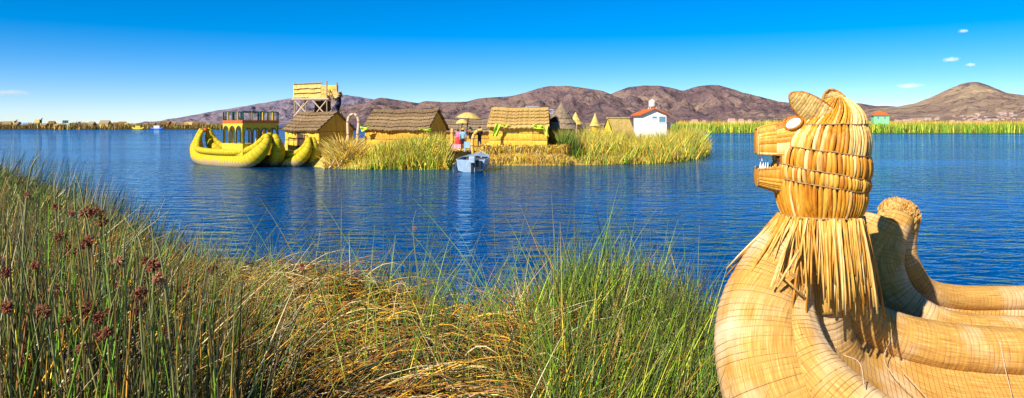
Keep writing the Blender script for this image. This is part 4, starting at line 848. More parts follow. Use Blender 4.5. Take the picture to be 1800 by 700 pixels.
# low far roofs
d = 82; hut('straw_hut', (GX(1058, d), d, .9), 0, 3.4, 2.2, 1.1, .7, 'low grey straw hut behind the right reeds', M['thatch_grey'], M['mat_orange'], rows=4, mats=(3, 1))
def cone(name, px, ybase, yeave, ytop, wpx, d, label, mat, tiers=5, wall_mat=None, z0=None, cat='hut', wall_r=.78):
    zt = P(px, ytop, d).z; ze = P(px, yeave, d).z; zb_ = P(px, ybase, d).z; r = wpx/2/F*d
    root = empty(name, (GX(px, d), d, zb_)); tag(root, label, cat)
    if wall_mat:
        for k in range(2):
            V = []; n = 24
            for i in range(3):
                for j in range(n): a = 2*math.pi*j/n; rr = r*wall_r*(1+.03*math.sin(math.pi*i/2)); V.append((rr*math.cos(a), rr*math.sin(a), (ze-zb_+.05)*(k+i/2)/2))
            mesh_obj('mat_panel', V, [(i*n+j, i*n+(j+1) % n, (i+1)*n+(j+1) % n, (i+1)*n+j) for i in range(2) for j in range(n)], wall_mat, root)
    H = zt-ze; n = 30
    for k in range(tiers):
        t0 = k/tiers; t1 = min(1, (k+1.25)/tiers); V = []
        prof = lambda t: (1-t)**.95
        for (t, g) in ((t0, 1.06), (t0+.02, 1.1), (t1, 1.0 if t1 < 1 else 1)):
            for j in range(n):
                a = 2*math.pi*j/n; rr = max(.03, r*prof(t)*g)*(1+random.uniform(-.03, .03)); V.append((rr*math.cos(a), rr*math.sin(a), ze-zb_+H*t+random.uniform(-.02, .02)))
        V += [(0, 0, ze-zb_+H*t0+.05)]
        f = [(i*n+j, i*n+(j+1) % n, (i+1)*n+(j+1) % n, (i+1)*n+j) for i in range(2) for j in range(n)]+[((j+1) % n, j, 3*n) for j in range(n)]
        if t1 >= 1: f.append(tuple(2*n+j for j in range(n)))
        mesh_obj('thatch_tier', V, f, mat, root)
    mb = MB(); mb.bar((0, 0, ze-zb_+H*.95), (0, 0, ze-zb_+H*1.06), .07*r, 6, .03*r); mb.build('roof_finial', mat, root)
    return root
ch = cone('conical_hut', 987, 257, 227, 181, 60, 51, 'round straw hut with tall grey conical roof right of the golden hut', M['thatch_grey'], 5, M['mat_wall'])
mb = MB(); q = .5; mb.add([(-.95, -.62, 1.72), (-.2, -1.02, 1.62), (-.42, -.8, 2.12)], [(0, 1, 2)]); mb.add([(-.95, -.6, 1.74), (-.2, -1.0, 1.64), (-.42, -.78, 2.14)], [(2, 1, 0)]); mb.build('roof_vent', M['black'], ch)
cone('thatched_shelter', 1012, 245, 219, 198, 24, 62, 'small shaggy round straw shelter with white top behind the conical hut', M['straw_tent'], 3, M['mat_wall'], cat='shelter')
cone('thatched_shelter', 1046, 234, 222, 200, 18, 66, 'little pointed straw cone rising from the right reeds', M['straw_tent'], 4, M['mat_wall'], cat='shelter')
# yellow straw tent
d = 64; tr = empty('straw_tent', (GX(1087, d), d, .6), R(32)); tr.scale = (1.1, 1.1, 1.62); tag(tr, 'yellow straw tent hut with broad sloping sides left of the white house', 'hut')
for s in (-1, 1):
    mb = MB(); g = []
    for i in range(9):
        g.append([(-1.1+2.2*i/8, s*(1.15*(1-t))+s*.02, 1.55*t+.12*math.sin(math.pi*t)+random.uniform(-.015, .015)) for t in np.linspace(0, 1, 7)])
    mb.quadsheet(g); mb.build('thatch_slope', M['straw_tent'], tr)
for s in (-1, 1):
    mb = MB(); mb.add([(s*1.08, -1.1, 0), (s*1.08, 1.1, 0), (s*1.08, 0, 1.5)], [(0, 1, 2)]); mb.build('gable_wall', M['mat_wall'] if s < 0 else M['core'], tr)
mb = MB(); mb.bar((-1.15, 0, 1.57), (1.15, 0, 1.57), .06); mb.build('ridge_roll', M['straw_tent'], tr)

# tarps that hang from the huts
def tarp(name, pts, mat, label):
    V = []; n = 9; a, b, c, e = [Vector(p) for p in pts]
    for i in range(n):
        for j in range(n):
            u, v = i/(n-1), j/(n-1); p = a*(1-u)*(1-v)+b*u*(1-v)+c*u*v+e*(1-u)*v; V.append(p+Vector((0, -.06*math.sin(u*9+v*3)-.05*math.sin(v*7), -.1*math.sin(math.pi*u)*(1-v))))
    o = mesh_obj(name, V, [(i*n+j, i*n+j+1, (i+1)*n+j+1, (i+1)*n+j) for i in range(n-1) for j in range(n-1)], mat, None, True)
    md = o.modifiers.new('thick', 'SOLIDIFY'); md.thickness = .012; tag(o, label, 'tarp', None); return o
tarp('tarp', [P(871, 216, 48.0), P(883, 216, 48.1), P(874, 240, 48.0), P(866, 240, 47.9)], M['lime_tarp'], 'lime green tarp hanging at the left corner of the golden hut')
tarp('tarp', [P(883, 216, 48.15), P(897, 217, 48.15), P(893, 224, 48.1), P(886, 224, 48.1)], M['yellow_tarp'], 'small rolled yellow tarp under the golden hut eave')
tarp('tarp', [P(936, 217, 47.9), P(956, 219, 47.9), P(956, 227, 47.85), P(940, 226, 47.85)], M['lime_tarp'], 'greenish tarp strip under the right end of the golden hut eave')
tarp('tarp', [P(955, 220, 47.9), P(963, 220, 47.9), P(965, 241, 47.8), P(957, 237, 47.8)], M['yellow_tarp'], 'yellow tarp hanging at the right corner of the golden hut')
tarp('tarp', [P(632, 221, 49.3), P(651, 221, 49.2), P(646, 226, 49.1), P(636, 232, 49.2)], M['lime_tarp'], 'lime green tarp at the left corner of the long hut')
tarp('tarp', [P(735, 224, 48.0), P(758, 225, 47.8), P(758, 230, 47.75), P(737, 228, 48.0)], M['lime_tarp'], 'green tarp strip under the right eave of the long hut')

# ------------------------------------------------------------------ lookout tower and its ladder
d = 52.5; tw = empty('lookout_tower', (GX(556, d), d, .7), R(-8)); tag(tw, 'straw-walled lookout tower on crossed poles above the first hut', 'tower')
zp = P(0, 176, d).z-.7; zt = P(0, 150, d).z-.7; hw, hd = 1.22, 1.0
for sx in (-1, 1):
    for sy in (-1, 1):
        mb = MB(); mb.bar((sx*hw, sy*hd, 0), (sx*hw*.95, sy*hd*.95, zt+(.25 if sx > 0 else .12)), .05, 6); mb.build('post', M['pole'], tw)
for (p, q) in (((-hw, -hd, zp-1.2), (-.1, -hd, zp)), ((hw, -hd, zp-1.2), (.1, -hd, zp)), ((-hw, -hd, zp), (-.0, -hd, zp-1.25)), ((hw, -hd, zp), (.1, -hd, zp-1.3)), ((-hw, -hd, zp-1.2), (-hw, hd, zp)), ((hw, -hd, zp-1.2), (hw, hd, zp)), ((-hw, hd, zp-1.2), (0, hd, zp)), ((hw, hd, zp-1.2), (0, hd, zp))):
    mb = MB(); mb.bar(p, q, .045, 6); mb.build('brace', M['pale_pole'], tw)
mb = MB(); mb.box((-hw-.12, -hd-.1, zp), (hw+.12, hd+.1, zp+.09)); mb.build('platform', M['pale_pole'], tw)
for k in range(3):
    z0 = zp+.12+k*(zt-zp-.12)/3; z1_ = z0+(zt-zp-.12)/3+.05; V = []
    for i in range(9):
        for (t, o_) in ((0, .1), (.35, .03), (1, 0)): V.append((-hw+(2*hw*.82)*i/8, -hd-.06-o_, z0+(z1_-z0)*t+random.uniform(-.03, .03)+.06*i/8))
    mesh_obj('mat_panel', V, [(i*3+j, (i+1)*3+j, (i+1)*3+j+1, i*3+j+1) for i in range(8) for j in range(2)], M['straw_tent'], tw)
    V = [(hw*.72+(hw*.3)*i/4, -hd+.9+o_*-1, z0+(z1_-z0)*t-.15) for i in range(5) for (t, o_) in ((0, .1), (.35, .03), (1, 0))]
    mesh_obj('mat_panel', V, [(i*3+j, (i+1)*3+j, (i+1)*3+j+1, i*3+j+1) for i in range(4) for j in range(2)], M['mat_wall'], tw)
    V = [(-hw+2*hw*i/8, hd+.05, z0+(z1_-z0)*t) for i in range(9) for t in (0, .5, 1)]
    mesh_obj('mat_panel', V, [(i*3+j, (i+1)*3+j, (i+1)*3+j+1, i*3+j+1) for i in range(8) for j in range(2)], M['straw_tent'], tw)
mb = MB(); mb.bar((-hw, -hd-.1, zt+.04), (hw*.75, -hd-.1, zt+.1), .04, 6); mb.build('rail', M['pole'], tw)
mb = MB(); mb.add([(-.4, .3, zp-1.7), (1.0, .3, zp-1.7), (.95, .3, zp-.05), (-.2, .3, zp-.05)], [(0, 1, 2, 3)]); mb.build('hanging_mat', M['dark_wood'], tw)
lad = MB(); p0 = Vector((hw+.05, -hd-.12, zp+.45)); p1 = Vector((hw+2.25, -hd-.1, 0))
for dy in (0, .42):
    mb = MB(); mb.bar(p0+Vector((0, dy, .25)), p1+Vector((0, dy, 0)), .05, 6); mb.build('ladder_rail', M['pole'], tw)
for i in range(11):
    t = (i+.5)/11; mb = MB(); q = p0.lerp(p1, t); mb.bar(q, q+Vector((0, .42, 0)), .03, 5); mb.build('ladder_rung', M['pole'], tw)

# ------------------------------------------------------------------ people
def person(loc, rz, H, top, bottom, label, pose='stand', hat=None, skirt=False, carry=None):
    k = H/1.7; root_name = 'person'
    J = {'hip': (0, 0, .92), 'spine': (0, 0, 1.15), 'chest': (0, .01, 1.33), 'neck': (0, 0, 1.46), 'head': (0, -.02, 1.56), 'crown': (0, -.01, 1.68)}
    P_ = {'stand': dict(sl=(.19, 0, 1.4), el=(.25, .02, 1.13), wl=(.24, -.08, .9), hl=(.23, -.12, .8), sr=(-.19, 0, 1.4), er=(-.25, .02, 1.13), wr=(-.23, -.1, .9), hr=(-.22, -.14, .8), kl=(.1, -.02, .5), al=(.11, .02, .09), tl=(.12, -.14, .04), kr=(-.1, -.02, .5), ar=(-.11, .02, .09), tr=(-.12, -.14, .04)),
          'fold': dict(sl=(.19, 0, 1.4), el=(.27, -.02, 1.15), wl=(.1, -.2, 1.12), hl=(.0, -.23, 1.14), sr=(-.19, 0, 1.4), er=(-.27, -.02, 1.15), wr=(-.1, -.2, 1.08), hr=(.0, -.22, 1.06), kl=(.11, -.03, .5), al=(.14, .02, .09), tl=(.16, -.14, .04), kr=(-.1, -.02, .5), ar=(-.12, .02, .09), tr=(-.13, -.14, .04)),
          'climb': dict(sl=(.19, -.03, 1.4), el=(.26, -.25, 1.25), wl=(.16, -.45, 1.3), hl=(.12, -.52, 1.34), sr=(-.19, 0, 1.4), er=(-.42, -.08, 1.28), wr=(-.62, -.1, 1.2), hr=(-.7, -.12, 1.2), kl=(.12, -.34, .78), al=(.12, -.12, .42), tl=(.12, -.26, .36), kr=(-.12, -.1, .5), ar=(-.13, .08, .1), tr=(-.13, -.08, .04))}[pose]
    J.update(P_); rad = dict(hip=.145, spine=.13, chest=.155, neck=.055, head=.095, crown=.07, sl=.075, el=.05, wl=.035, hl=.04, sr=.075, er=.05, wr=.035, hr=.04, kl=.075, al=.045, tl=.035, kr=.075, ar=.045, tr=.035)
    names = list(J); idx = {n: i for i, n in enumerate(names)}
    E = [('hip', 'spine'), ('spine', 'chest'), ('chest', 'neck'), ('neck', 'head'), ('head', 'crown'), ('chest', 'sl'), ('sl', 'el'), ('el', 'wl'), ('wl', 'hl'), ('chest', 'sr'), ('sr', 'er'), ('er', 'wr'), ('wr', 'hr'), ('hip', 'kl'), ('kl', 'al'), ('al', 'tl'), ('hip', 'kr'), ('kr', 'ar'), ('ar', 'tr')]
    me = bpy.data.meshes.new('tmp'); me.from_pydata([Vector(J[n])*k for n in names], [(idx[a], idx[b]) for a, b in E], []); o = bpy.data.objects.new('tmp', me); C.objects.link(o)
    o.modifiers.new('s', 'SKIN'); o.modifiers.new('u', 'SUBSURF').levels = 2
    for i, n in enumerate(names): sv = me.skin_vertices[0].data[i]; sv.radius = (rad[n]*k*1.08,)*2; sv.use_root = (n == 'hip')
    dg = bpy.context.evaluated_depsgraph_get(); dg.update(); bmsh = bpy.data.meshes.new_from_object(o.evaluated_get(dg)); bpy.data.objects.remove(o)
    bmsh.materials.clear()
    for m in (M['skin'], top, bottom, M['black_cloth']): bmsh.materials.append(m)
    hands = [Vector(J['hl'])*k, Vector(J['hr'])*k]
    for p in bmsh.polygons:
        c = p.center; z = c.z/k; p.use_smooth = True
        if z > 1.47 or min((c-h).length for h in hands) < .085*k: p.material_index = 0
        elif z < .12 and pose != 'climb': p.material_index = 3
        elif z < .95 and not (abs(c.x) > .19*k and z > .75): p.material_index = 2
        else: p.material_index = 1
    bmsh.name = 'person'; body = link(bpy.data.objects.new('person', bmsh)); body.location = loc; body.rotation_euler = (0, 0, rz); tag(body, label, 'person', None)
    bm = bmesh.new(); bmesh.ops.create_icosphere(bm, subdivisions=2, radius=1)
    for v in bm.verts: v.co = Vector((v.co.x*.108, v.co.y*.118+.022, max(v.co.z, -.45)*.115+1.635))*k
    m2 = bpy.data.meshes.new('hair'); bm.to_mesh(m2); bm.free(); m2.materials.append(M['hair']); link(bpy.data.objects.new('hair', m2), body)
    if hat:
        mb = MB(); n = 18; V = []
        for (r, z) in ((.24, 1.655), (.13, 1.675), (.115, 1.77), (.06, 1.8)):
            for j in range(n): a = 2*math.pi*j/n; V.append(Vector((r*math.cos(a), r*math.sin(a), z))*k)
        mb.add(V, [(i*n+j, i*n+(j+1) % n, (i+1)*n+(j+1) % n, (i+1)*n+j) for i in range(3) for j in range(n)]+[tuple(3*n+j for j in range(n))]); mb.build('hat', hat, body)
    if skirt:
        V = []; n = 22
        for (r, z) in ((.16, 1.0), (.26, .8), (.33, .42)):
            for j in range(n): a = 2*math.pi*j/n; rr = r*(1+.06*math.sin(a*7)); V.append(Vector((rr*math.cos(a), rr*.85*math.sin(a), z))*k)
        mesh_obj('skirt', V, [(i*n+j, i*n+(j+1) % n, (i+1)*n+(j+1) % n, (i+1)*n+j) for i in range(2) for j in range(n)], skirt, body, True)
    if carry:
        mb = MB()
        for i in range(60):
            a = Vector((.0, .1, 1.45))*k; e = Vector((random.uniform(-.75, -.3), random.uniform(-.2, .3), random.uniform(1.35, 1.85)))*k; mb.bar(a+Vector((random.uniform(-.15, .05), random.uniform(-.1, .1), random.uniform(-.1, .15))), e, .012, 3)
        b_ = mb.build('straw_bundle', M['straw_tent']); b_.location = loc; b_.rotation_euler = (0, 0, rz); tag(b_, 'bundle of pale straw on the tower climber\'s back', 'straw bundle')
    return body
def stand_at(px, d): x = GX(px, d); return (x, d, iz(x, d)-.01)
person(stand_at(779, 76), R(160), 1.62, M['navy'], M['black_cloth'], 'person in dark clothes standing farthest left by the long hut', 'fold')
person(stand_at(789.5, 74), R(200), 1.68, M['grey_cloth'], M['black_cloth'], 'person in grey jacket and black trousers left of the straw post', 'stand')
person(stand_at(805, 62), R(170), 1.55, M['pink_cloth'], M['pink_cloth'], 'person in pink top behind the pink covered table', 'fold', skirt=M['red_cloth'])
person(stand_at(814, 56.5), R(190), 1.62, M['blue_cloth'], M['black_cloth'], 'person with orange straw hat and light blue jacket by the parasol', 'stand', hat=M['orange_straw'])
person(stand_at(827, 66), R(150), 1.72, M['black_cloth'], M['black_cloth'], 'person in black just right of the parasol pole', 'stand')
person(stand_at(843, 64), R(210), 1.74, M['black_cloth'], M['navy'], 'person in black with folded arms beside the golden hut', 'fold')
lx = tw.matrix_basis @ Vector((hw+.95, -hd-.14, zp-1.25)); person((lx.x, lx.y, lx.z), R(-70), 1.72, M['navy'], M['navy'], 'person in dark blue climbing the lookout tower ladder', 'climb', carry=True)

# ------------------------------------------------------------------ parasols, table, chair, posts
def parasol(px, ytop, yrim, wpx, d, foot, label, lean):
    top = P(px, ytop, d); rim = P(px, yrim, d).z; r = wpx/2/F*d; root = empty('straw_parasol', (0, 0, 0)); tag(root, label, 'parasol')
    base = Vector((GX(foot, d), d, iz(GX(foot, d), d)-.02)); root.location = base
    mb = MB(); mb.bar((0, 0, 0), top-base, .05, 8, .035); mb.build('pole', M['dark_wood'], root); n = 16
    V = [top-base]; ft = []
    for i in range(1, 4):
        t = i/3
        for j in range(n): a = 2*math.pi*j/n; rr = r*t*(1+random.uniform(-.04, .04)); V.append(top-base+Vector((rr*math.cos(a)+lean*t*.1, rr*math.sin(a), -(top.z-rim)*t**1.7+random.uniform(-.02, .02)-(math.cos(a)*lean*t))))
    f = [(0, 1+j, 1+(j+1) % n) for j in range(n)]+[(1+i*n+j, 1+(i+1)*n+j, 1+(i+1)*n+(j+1) % n, 1+i*n+(j+1) % n) for i in range(2) for j in range(n)]
    mesh_obj('canopy', V, f, M['straw_tent'], root)
    for j in range(8):
        a = 2*math.pi*j/8; mb = MB(); mb.bar(top-base+Vector((0, 0, -.12)), top-base+Vector((r*.95*math.cos(a), r*.95*math.sin(a), -(top.z-rim)-.03-math.cos(a)*lean)), .018, 4); mb.build('rib', M['dark_wood'], root)
parasol(824, 197.5, 208, 46, 57, 817, 'large straw parasol on a leaning dark pole above the people', .08)
parasol(813, 209, 217, 25, 63, 809, 'smaller straw parasol below and behind the large parasol', 0)
d = 58; tb = empty('market_table', (GX(801.5, d), d, iz(GX(801.5, d), d))); tag(tb, 'low market table under a pink patterned cloth', 'table')
mb = MB(); mb.box((-.48, -.3, .3), (.48, .3, .36)); mb.build('tabletop', M['pole'], tb)
for sx in (-1, 1):
    for sy in (-1, 1): mb = MB(); mb.box((sx*.42-.03, sy*.24-.03, 0), (sx*.42+.03, sy*.24+.03, .3)); mb.build('leg', M['pole'], tb)
V = []
for i in range(13):
    for j, (y, z) in enumerate(((-.33, .08), (-.325, .36), (-.31, .375), (.31, .375), (.33, .1))): V.append((-.5+i/12, y+(.02*math.sin(i*1.9) if j in (0, 4) else 0), z))
cl_ = mesh_obj('tablecloth', V, [(i*5+j, (i+1)*5+j, (i+1)*5+j+1, i*5+j+1) for i in range(12) for j in range(4)], M['pink_fabric']); cl_.location = tb.location; tag(cl_, 'pink patterned cloth spread over the low market table', 'tablecloth')
d = 53.5; chx = GX(821.5, d); chr_ = empty('chair', (chx, d, iz(chx, d)), R(8)); tag(chr_, 'light blue plastic chair at the landing behind the motorboat', 'chair')
mb = MB(); mb.box((-.22, -.22, .28), (.22, .22, .33)); mb.build('seat', M['blue_chair'], chr_)
mb = MB(); mb.box((-.22, .2, .33), (.22, .24, .72)); mb.build('backrest', M['blue_chair'], chr_)
for sx in (-1, 1):
    for sy in (-1, 1): mb = MB(); mb.box((sx*.2-.02, sy*.2-.02, 0), (sx*.2+.02, sy*.2+.02, .28)); mb.build('leg', M['blue_chair'], chr_)
def bundle(name, pts, mat, label, cat, n=10, samples=34):
    mb = MB(); p = [Vector(q[:3]) for q in pts]; o0 = p[0]; simple_tube(mb, [(*(a-o0), q[3]) for a, q in zip(p, pts)], n, samples); o = mb.build(name, mat, None, True); o.location = o0; tag(o, label, cat)
    for i in range(1, len(p)-1):
        t = (p[i+1]-p[i-1]).normalized(); m2 = MB(); m2.bar(p[i]-o0-t*.04, p[i]-o0+t*.04, pts[i][3]*1.08, n); m2.build('binding', M['cord'], o, True)
    return o
d = 46.3; z0 = iz(GX(612, d), d)
bundle('reed_arch', [(*P(613, 258, d), .1), (*P(612, 236, d), .1), (*P(611.5, 214, d), .1), (*P(615, 204, d), .095), (*P(621, 201, d), .095), (*P(627, 204, d), .095), (*P(630.5, 214, d), .1), (*P(629, 236, d), .1), (*P(628, 258, d), .1)], M['pale_pole'], 'upright arch of bound reeds between the first and long huts', 'arch')
d = 51.5; bundle('reed_crook', [(*P(830, 272, d), .13), (*P(830, 256, d), .13), (*P(831, 244, d), .12), (*P(834, 236, d), .115), (*P(840, 230, d), .11), (*P(847.5, 228, d), .1)], M['straw_tent'], 'curved reed prow post bending right at the landing', 'post')
d = 62.5; bundle('straw_post', [(GX(795, d), d, .55, .16), (GX(795, d), d, 1.2, .15), (GX(795, d), d, 1.9, .15), (GX(795, d), d, 2.25, .13)], M['straw_tent'], 'thick yellow straw post left of the pink table', 'post')
d = 49; bundle('wooden_post', [(GX(1014, d), d, .3, .05), (GX(1014, d), d, 1.5, .05), (GX(1014, d), d, 2.6, .05)], M['pole'], 'thin grey post standing at the edge of the right reeds', 'post')
# flag
d = 53; fl = empty('flag', (GX(590, d), d, .6)); tag(fl, 'small red flag on a pole right of the lookout tower', 'flag')
mb = MB(); mb.bar((0, 0, 0), (0, 0, P(0, 195, d).z-.6), .025, 6); mb.build('flag_pole', M['pole'], fl)
g = [[(i*.045, -.05*math.sin(i*.9), P(0, 203, d).z-.6+j*.1+.02*math.sin(i)) for j in range(4)] for i in range(8)]; mb = MB(); mb.quadsheet(g); mb.build('flag_cloth', M['red_cloth'], fl)
# white railing behind the first hut
d = 56; wr = empty('white_railing', (GX(600, d), d, .6)); tag(wr, 'small white railing frame behind the first hut gable', 'railing')
for i in range(3): mb = MB(); mb.box((i*.2-.02, -.02, 0), (i*.2+.02, .02, P(0, 208, d).z-.6)); mb.build('post', M['white'], wr)
for z in (208.5, 213): mb = MB(); mb.box((-.02, -.015, P(0, z, d).z-.6-.02), (.42, .015, P(0, z, d).z-.6+.02)); mb.build('rail', M['white'], wr)
# solar panels
for (pl, pr, yt, yb, d, lab) in ((924, 956, 188.5, 194.5, 56, 'larger tilted blue solar panel above the golden hut roof'), (957, 972, 193, 199, 57, 'smaller blue solar panel beside the conical roof')):
    c = P((pl+pr)/2, (yt+yb)/2, d); sp = empty('solar_panel', (c.x, d, iz(c.x, d))); tag(sp, lab, 'solar panel'); w = (pr-pl)/F*d/2; hh = (yt-yb)/F*d/2*-1; zc = c.z-iz(c.x, d)
    mb = MB(); M4 = Matrix.Translation((0, 0, zc)) @ Matrix.Rotation(R(-38), 4, 'X') @ Matrix.Rotation(R(4), 4, 'Y'); mb.box((-w, -.03, -hh*1.5), (w, 0, hh*1.5), M4); mb.build('panel_frame', M['alu'], sp)
    nc_ = 6
    for i in range(nc_): mb = MB(); mb.box((-w+.03+i*(2*w-.04)/nc_, -.036, -hh*1.5+.03), (-w+.01+(i+1)*(2*w-.04)/nc_, -.031, hh*1.5-.03), M4); mb.build('solar_cell', M['solar'], sp)
    mb = MB(); mb.bar((0, .05, 0), (0, .03, zc), .05); mb.build('pole', M['alu'], sp)

# ------------------------------------------------------------------ white house with the water tank; green house
d = 66; zf = .9; wh = empty('white_house', (GX(1150, d), d, zf), R(9)); tag(wh, 'white house with red gable roof and water tank beyond the reeds', 'house'); w = 23/F*d; D_ = 2.2
z_e = P(0, 202, d).z-zf; z_r = P(0, 192.5, d).z-zf
mb = MB(); mb.add([(-w, 0, 0), (w, 0, 0), (w, 0, z_e), (0, 0, z_r), (-w, 0, z_e), (-w, D_, 0), (w, D_, 0), (w, D_, z_e), (0, D_, z_r), (-w, D_, z_e)], [(0, 1, 2, 3, 4), (9, 8, 7, 6, 5), (1, 6, 7, 2), (5, 0, 4, 9)]); mb.build('wall', M['wall_white'], wh)
for s in (-1, 1):
    mb = MB(); e = Vector((s*w, 0, z_e)); dirv = (Vector((0, 0, z_r))-e).normalized(); lo = e-dirv*.25; hi = Vector((0, 0, z_r+.0)); nn = Vector((-dirv.z*s*-1, 0, abs(dirv.x)))
    V = []
    for y in (-.22, D_+.22):
        for p in (lo, hi): V += [(p.x, y, p.z+.02), (p.x, y, p.z+.1)]
    mb.add(V, [(0, 2, 3, 1), (4, 5, 7, 6), (1, 3, 7, 5), (0, 4, 6, 2), (0, 1, 5, 4), (2, 6, 7, 3)]); rf = mb.build('roof', M['roof_red'], wh)
    for q in range(5):
        y = -.1+q*(D_+.2)/4; m2 = MB(); m2.bar(Vector((lo.x, y, lo.z+.105)), Vector((hi.x, y, hi.z+.105)), .025, 5); m2.build('roof_rib', M['roof_red'], rf)
for (x0, x1, z0, z1_, gm) in ((-5, 6, 209, 204, 'glass_teal'), (8, 22, 216, 204, 'glass')):
    a = x0/F*d; b = x1/F*d; zl = P(0, z0, d).z-zf; zh = P(0, z1_, d).z-zf; mb = MB()
    for (p, q) in (((a, zl), (b, zl+.05)), ((a, zh-.05), (b, zh)), ((a, zl+.05), (a+.05, zh-.05)), ((b-.05, zl+.05), (b, zh-.05))): mb.box((p[0], -.05, p[1]), (q[0], .01, q[1]))
    wo = mb.build('window', M['white'], wh); mb = MB(); mb.box((a+.05, -.02, zl+.05), (b-.05, -.012, zh-.05)); mb.build('pane', M[gm], wo)
mb = MB(); mb.box((w+.0, .5, 1.0), (w+.02, 1.2, z_e-.35)); mb.build('window', M['cream_paint'], wh)
mb = MB(); 
for (x, y) in ((-.25, .6), (.3, .6), (.3, 1.1), (-.25, 1.1)): m2 = MB(); m2.bar((x+.1, y, z_e+.1), (x+.1, y, P(0, 188, d).z-zf), .03, 5); m2.build('tank_leg', M['alu'], wh)
tk = MB(); prof = [(.0, 0), (.3, 0), (.32, .1), (.32, .2), (.3, .3), (.32, .4), (.3, .52), (.2, .62), (.1, .66), (.1, .72), (0, .72)]; n = 20; V = [(r*math.cos(2*math.pi*j/n)+.12, r*math.sin(2*math.pi*j/n)+.85, z+P(0, 188, d).z-zf) for r, z in prof for j in range(n)]
tk.add(V, [(i*n+j, i*n+(j+1) % n, (i+1)*n+(j+1) % n, (i+1)*n+j) for i in range(len(prof)-1) for j in range(n)]); tk.build('water_tank', M['tank'], wh, True)
d = 285; gh = empty('green_house', (GX(1547, d), d, .3), R(-12)); tag(gh, 'mint green house with red hipped roof above the far reeds', 'house'); w = 12.5/F*d; zt_ = P(0, 203.5, d).z-.3; zr = P(0, 196.5, d).z-.3
mb = MB(); mb.box((-w, -2, 0), (w, 2, zt_)); mb.build('wall', M['green_wall'], gh)
mb = MB(); mb.add([(-w-.4, -2.4, zt_), (w+.4, -2.4, zt_), (w+.4, 2.4, zt_), (-w-.4, 2.4, zt_), (-w+1.4, 0, zr), (w-1.4, 0, zr)], [(0, 1, 5, 4), (1, 2, 5), (2, 3, 4, 5), (3, 0, 4), (3, 2, 1, 0)]); mb.build('roof', M['roof_red'], gh)
for x in (-1.2, 1.2): mb = MB(); mb.box((x-.35, -2.03, zt_-1.3), (x+.35, -1.98, zt_-.4)); mb.build('window', M['glass'], gh)

# ------------------------------------------------------------------ far village on the left horizon
def mini_hut(px, w, yt, d, wm, rm, label, group=None, cat='hut'):
    zt_ = max(1.6, P(0, yt, d).z); W = w/F*d; root = empty('straw_hut' if cat == 'hut' else 'house', (GX(px, d), d, .4), R(random.uniform(-25, 25))); tag(root, label, cat, group); zw = zt_*.55
    mb = MB(); mb.box((-W/2, -1.8, 0), (W/2, 1.8, zw)); mb.build('wall', M[wm], root)
    mb = MB(); mb.add([(-W/2-.3, -2.2, zw-.2), (W/2+.3, -2.2, zw-.2), (W/2+.3, 2.2, zw-.2), (-W/2-.3, 2.2, zw-.2), (-W/2-.2, 0, zt_-.4), (W/2+.2, 0, zt_-.4)], [(0, 1, 5, 4), (1, 2, 5), (2, 3, 4, 5), (3, 0, 4), (3, 2, 1, 0)]); mb.build('roof', M[rm], root)
def mini_tower(px, yt, d, label):
    zt_ = P(0, yt, d).z; root = empty('lookout_tower', (GX(px, d), d, .4)); tag(root, label, 'tower')
    for sx in (-1, 1):
        for sy in (-1, 1): mb = MB(); mb.bar((sx*1.4, sy*1.2, 0), (sx*1.2, sy, zt_*.6), .18, 4); mb.build('post', M['dark_wood'], root)
    mb = MB(); mb.box((-2.0, -1.4, zt_*.55), (1.4, 1.4, zt_*.9)); mb.build('cabin', M['straw_tent'], root)
    mb = MB(); mb.bar((1.2, 0, zt_*.6), (2.3, 0, zt_*1.02), .5, 6, .25); mb.bar((2.2, 0, zt_*.95), (2.9, 0, zt_*1.05), .3, 6, .1); mb.build('straw_ornament', M['dark_wood'], root)
VG = 'small huts of the far village on the left horizon'
mini_tower(68, 209.5, 515, 'far straw lookout tower with tall ornament, left horizon'); mini_tower(24, 212, 520, 'far straw lookout tower nearest the left picture edge')
mini_hut(100, 8, 218.5, 503, 'mat_wall', 'thatch_gold', 'bright yellow straw hut on the far left shore'); mini_hut(185, 17, 211.5, 505, 'straw_tent', 'thatch_grey', 'tallest tan hut with dark roof on the far left shore'); mini_hut(43, 14, 215, 518, 'core', 'blue_roof', 'far hut with pale blue roof on the left horizon')
for i, px in enumerate([3, 12, 33, 55, 80, 90, 128, 150, 160, 168, 203, 215, 224, 236, 258, 268, 288, 297, 306, 315, 324, 333, 345, 357, 368, 380, 392]):
    mini_hut(px+random.uniform(-2, 2), random.uniform(6, 13), random.uniform(212.5, 217.5), 504+random.uniform(0, 14), random.choice(['mat_orange', 'mat_wall', 'core', 'straw_tent']), random.choice(['thatch', 'thatch_grey', 'thatch', 'thatch_gold', 'core']), f'small far-village straw hut on the left horizon, {nth(i) or "first "}of them from the left', VG)
def mini_boat(px, w, d, mat, label):
    W = w/F*d; root = empty('boat', (GX(px, d), d, 0)); tag(root, label, 'boat'); mb = MB(); simple_tube(mb, [(-W/2, 0, 1.7, .25), (-W*.42, 0, .7, .6), (0, 0, .4, .75), (W*.42, 0, .7, .6), (W/2, 0, 1.6, .25)], 8, 16); mb.build('hull', M[mat], root, True)
    mb = MB(); mb.box((-W*.22, -.7, .8), (W*.22, .7, 2.4)); mb.build('cabin', M[mat if mat != 'blue_hull' else 'white'], root)
mini_boat(243, 20, 490, 'yellow_paint', 'yellow reed boat moored off the far left shore'); mini_boat(276, 22, 488, 'blue_hull', 'long blue boat moored off the far left shore')
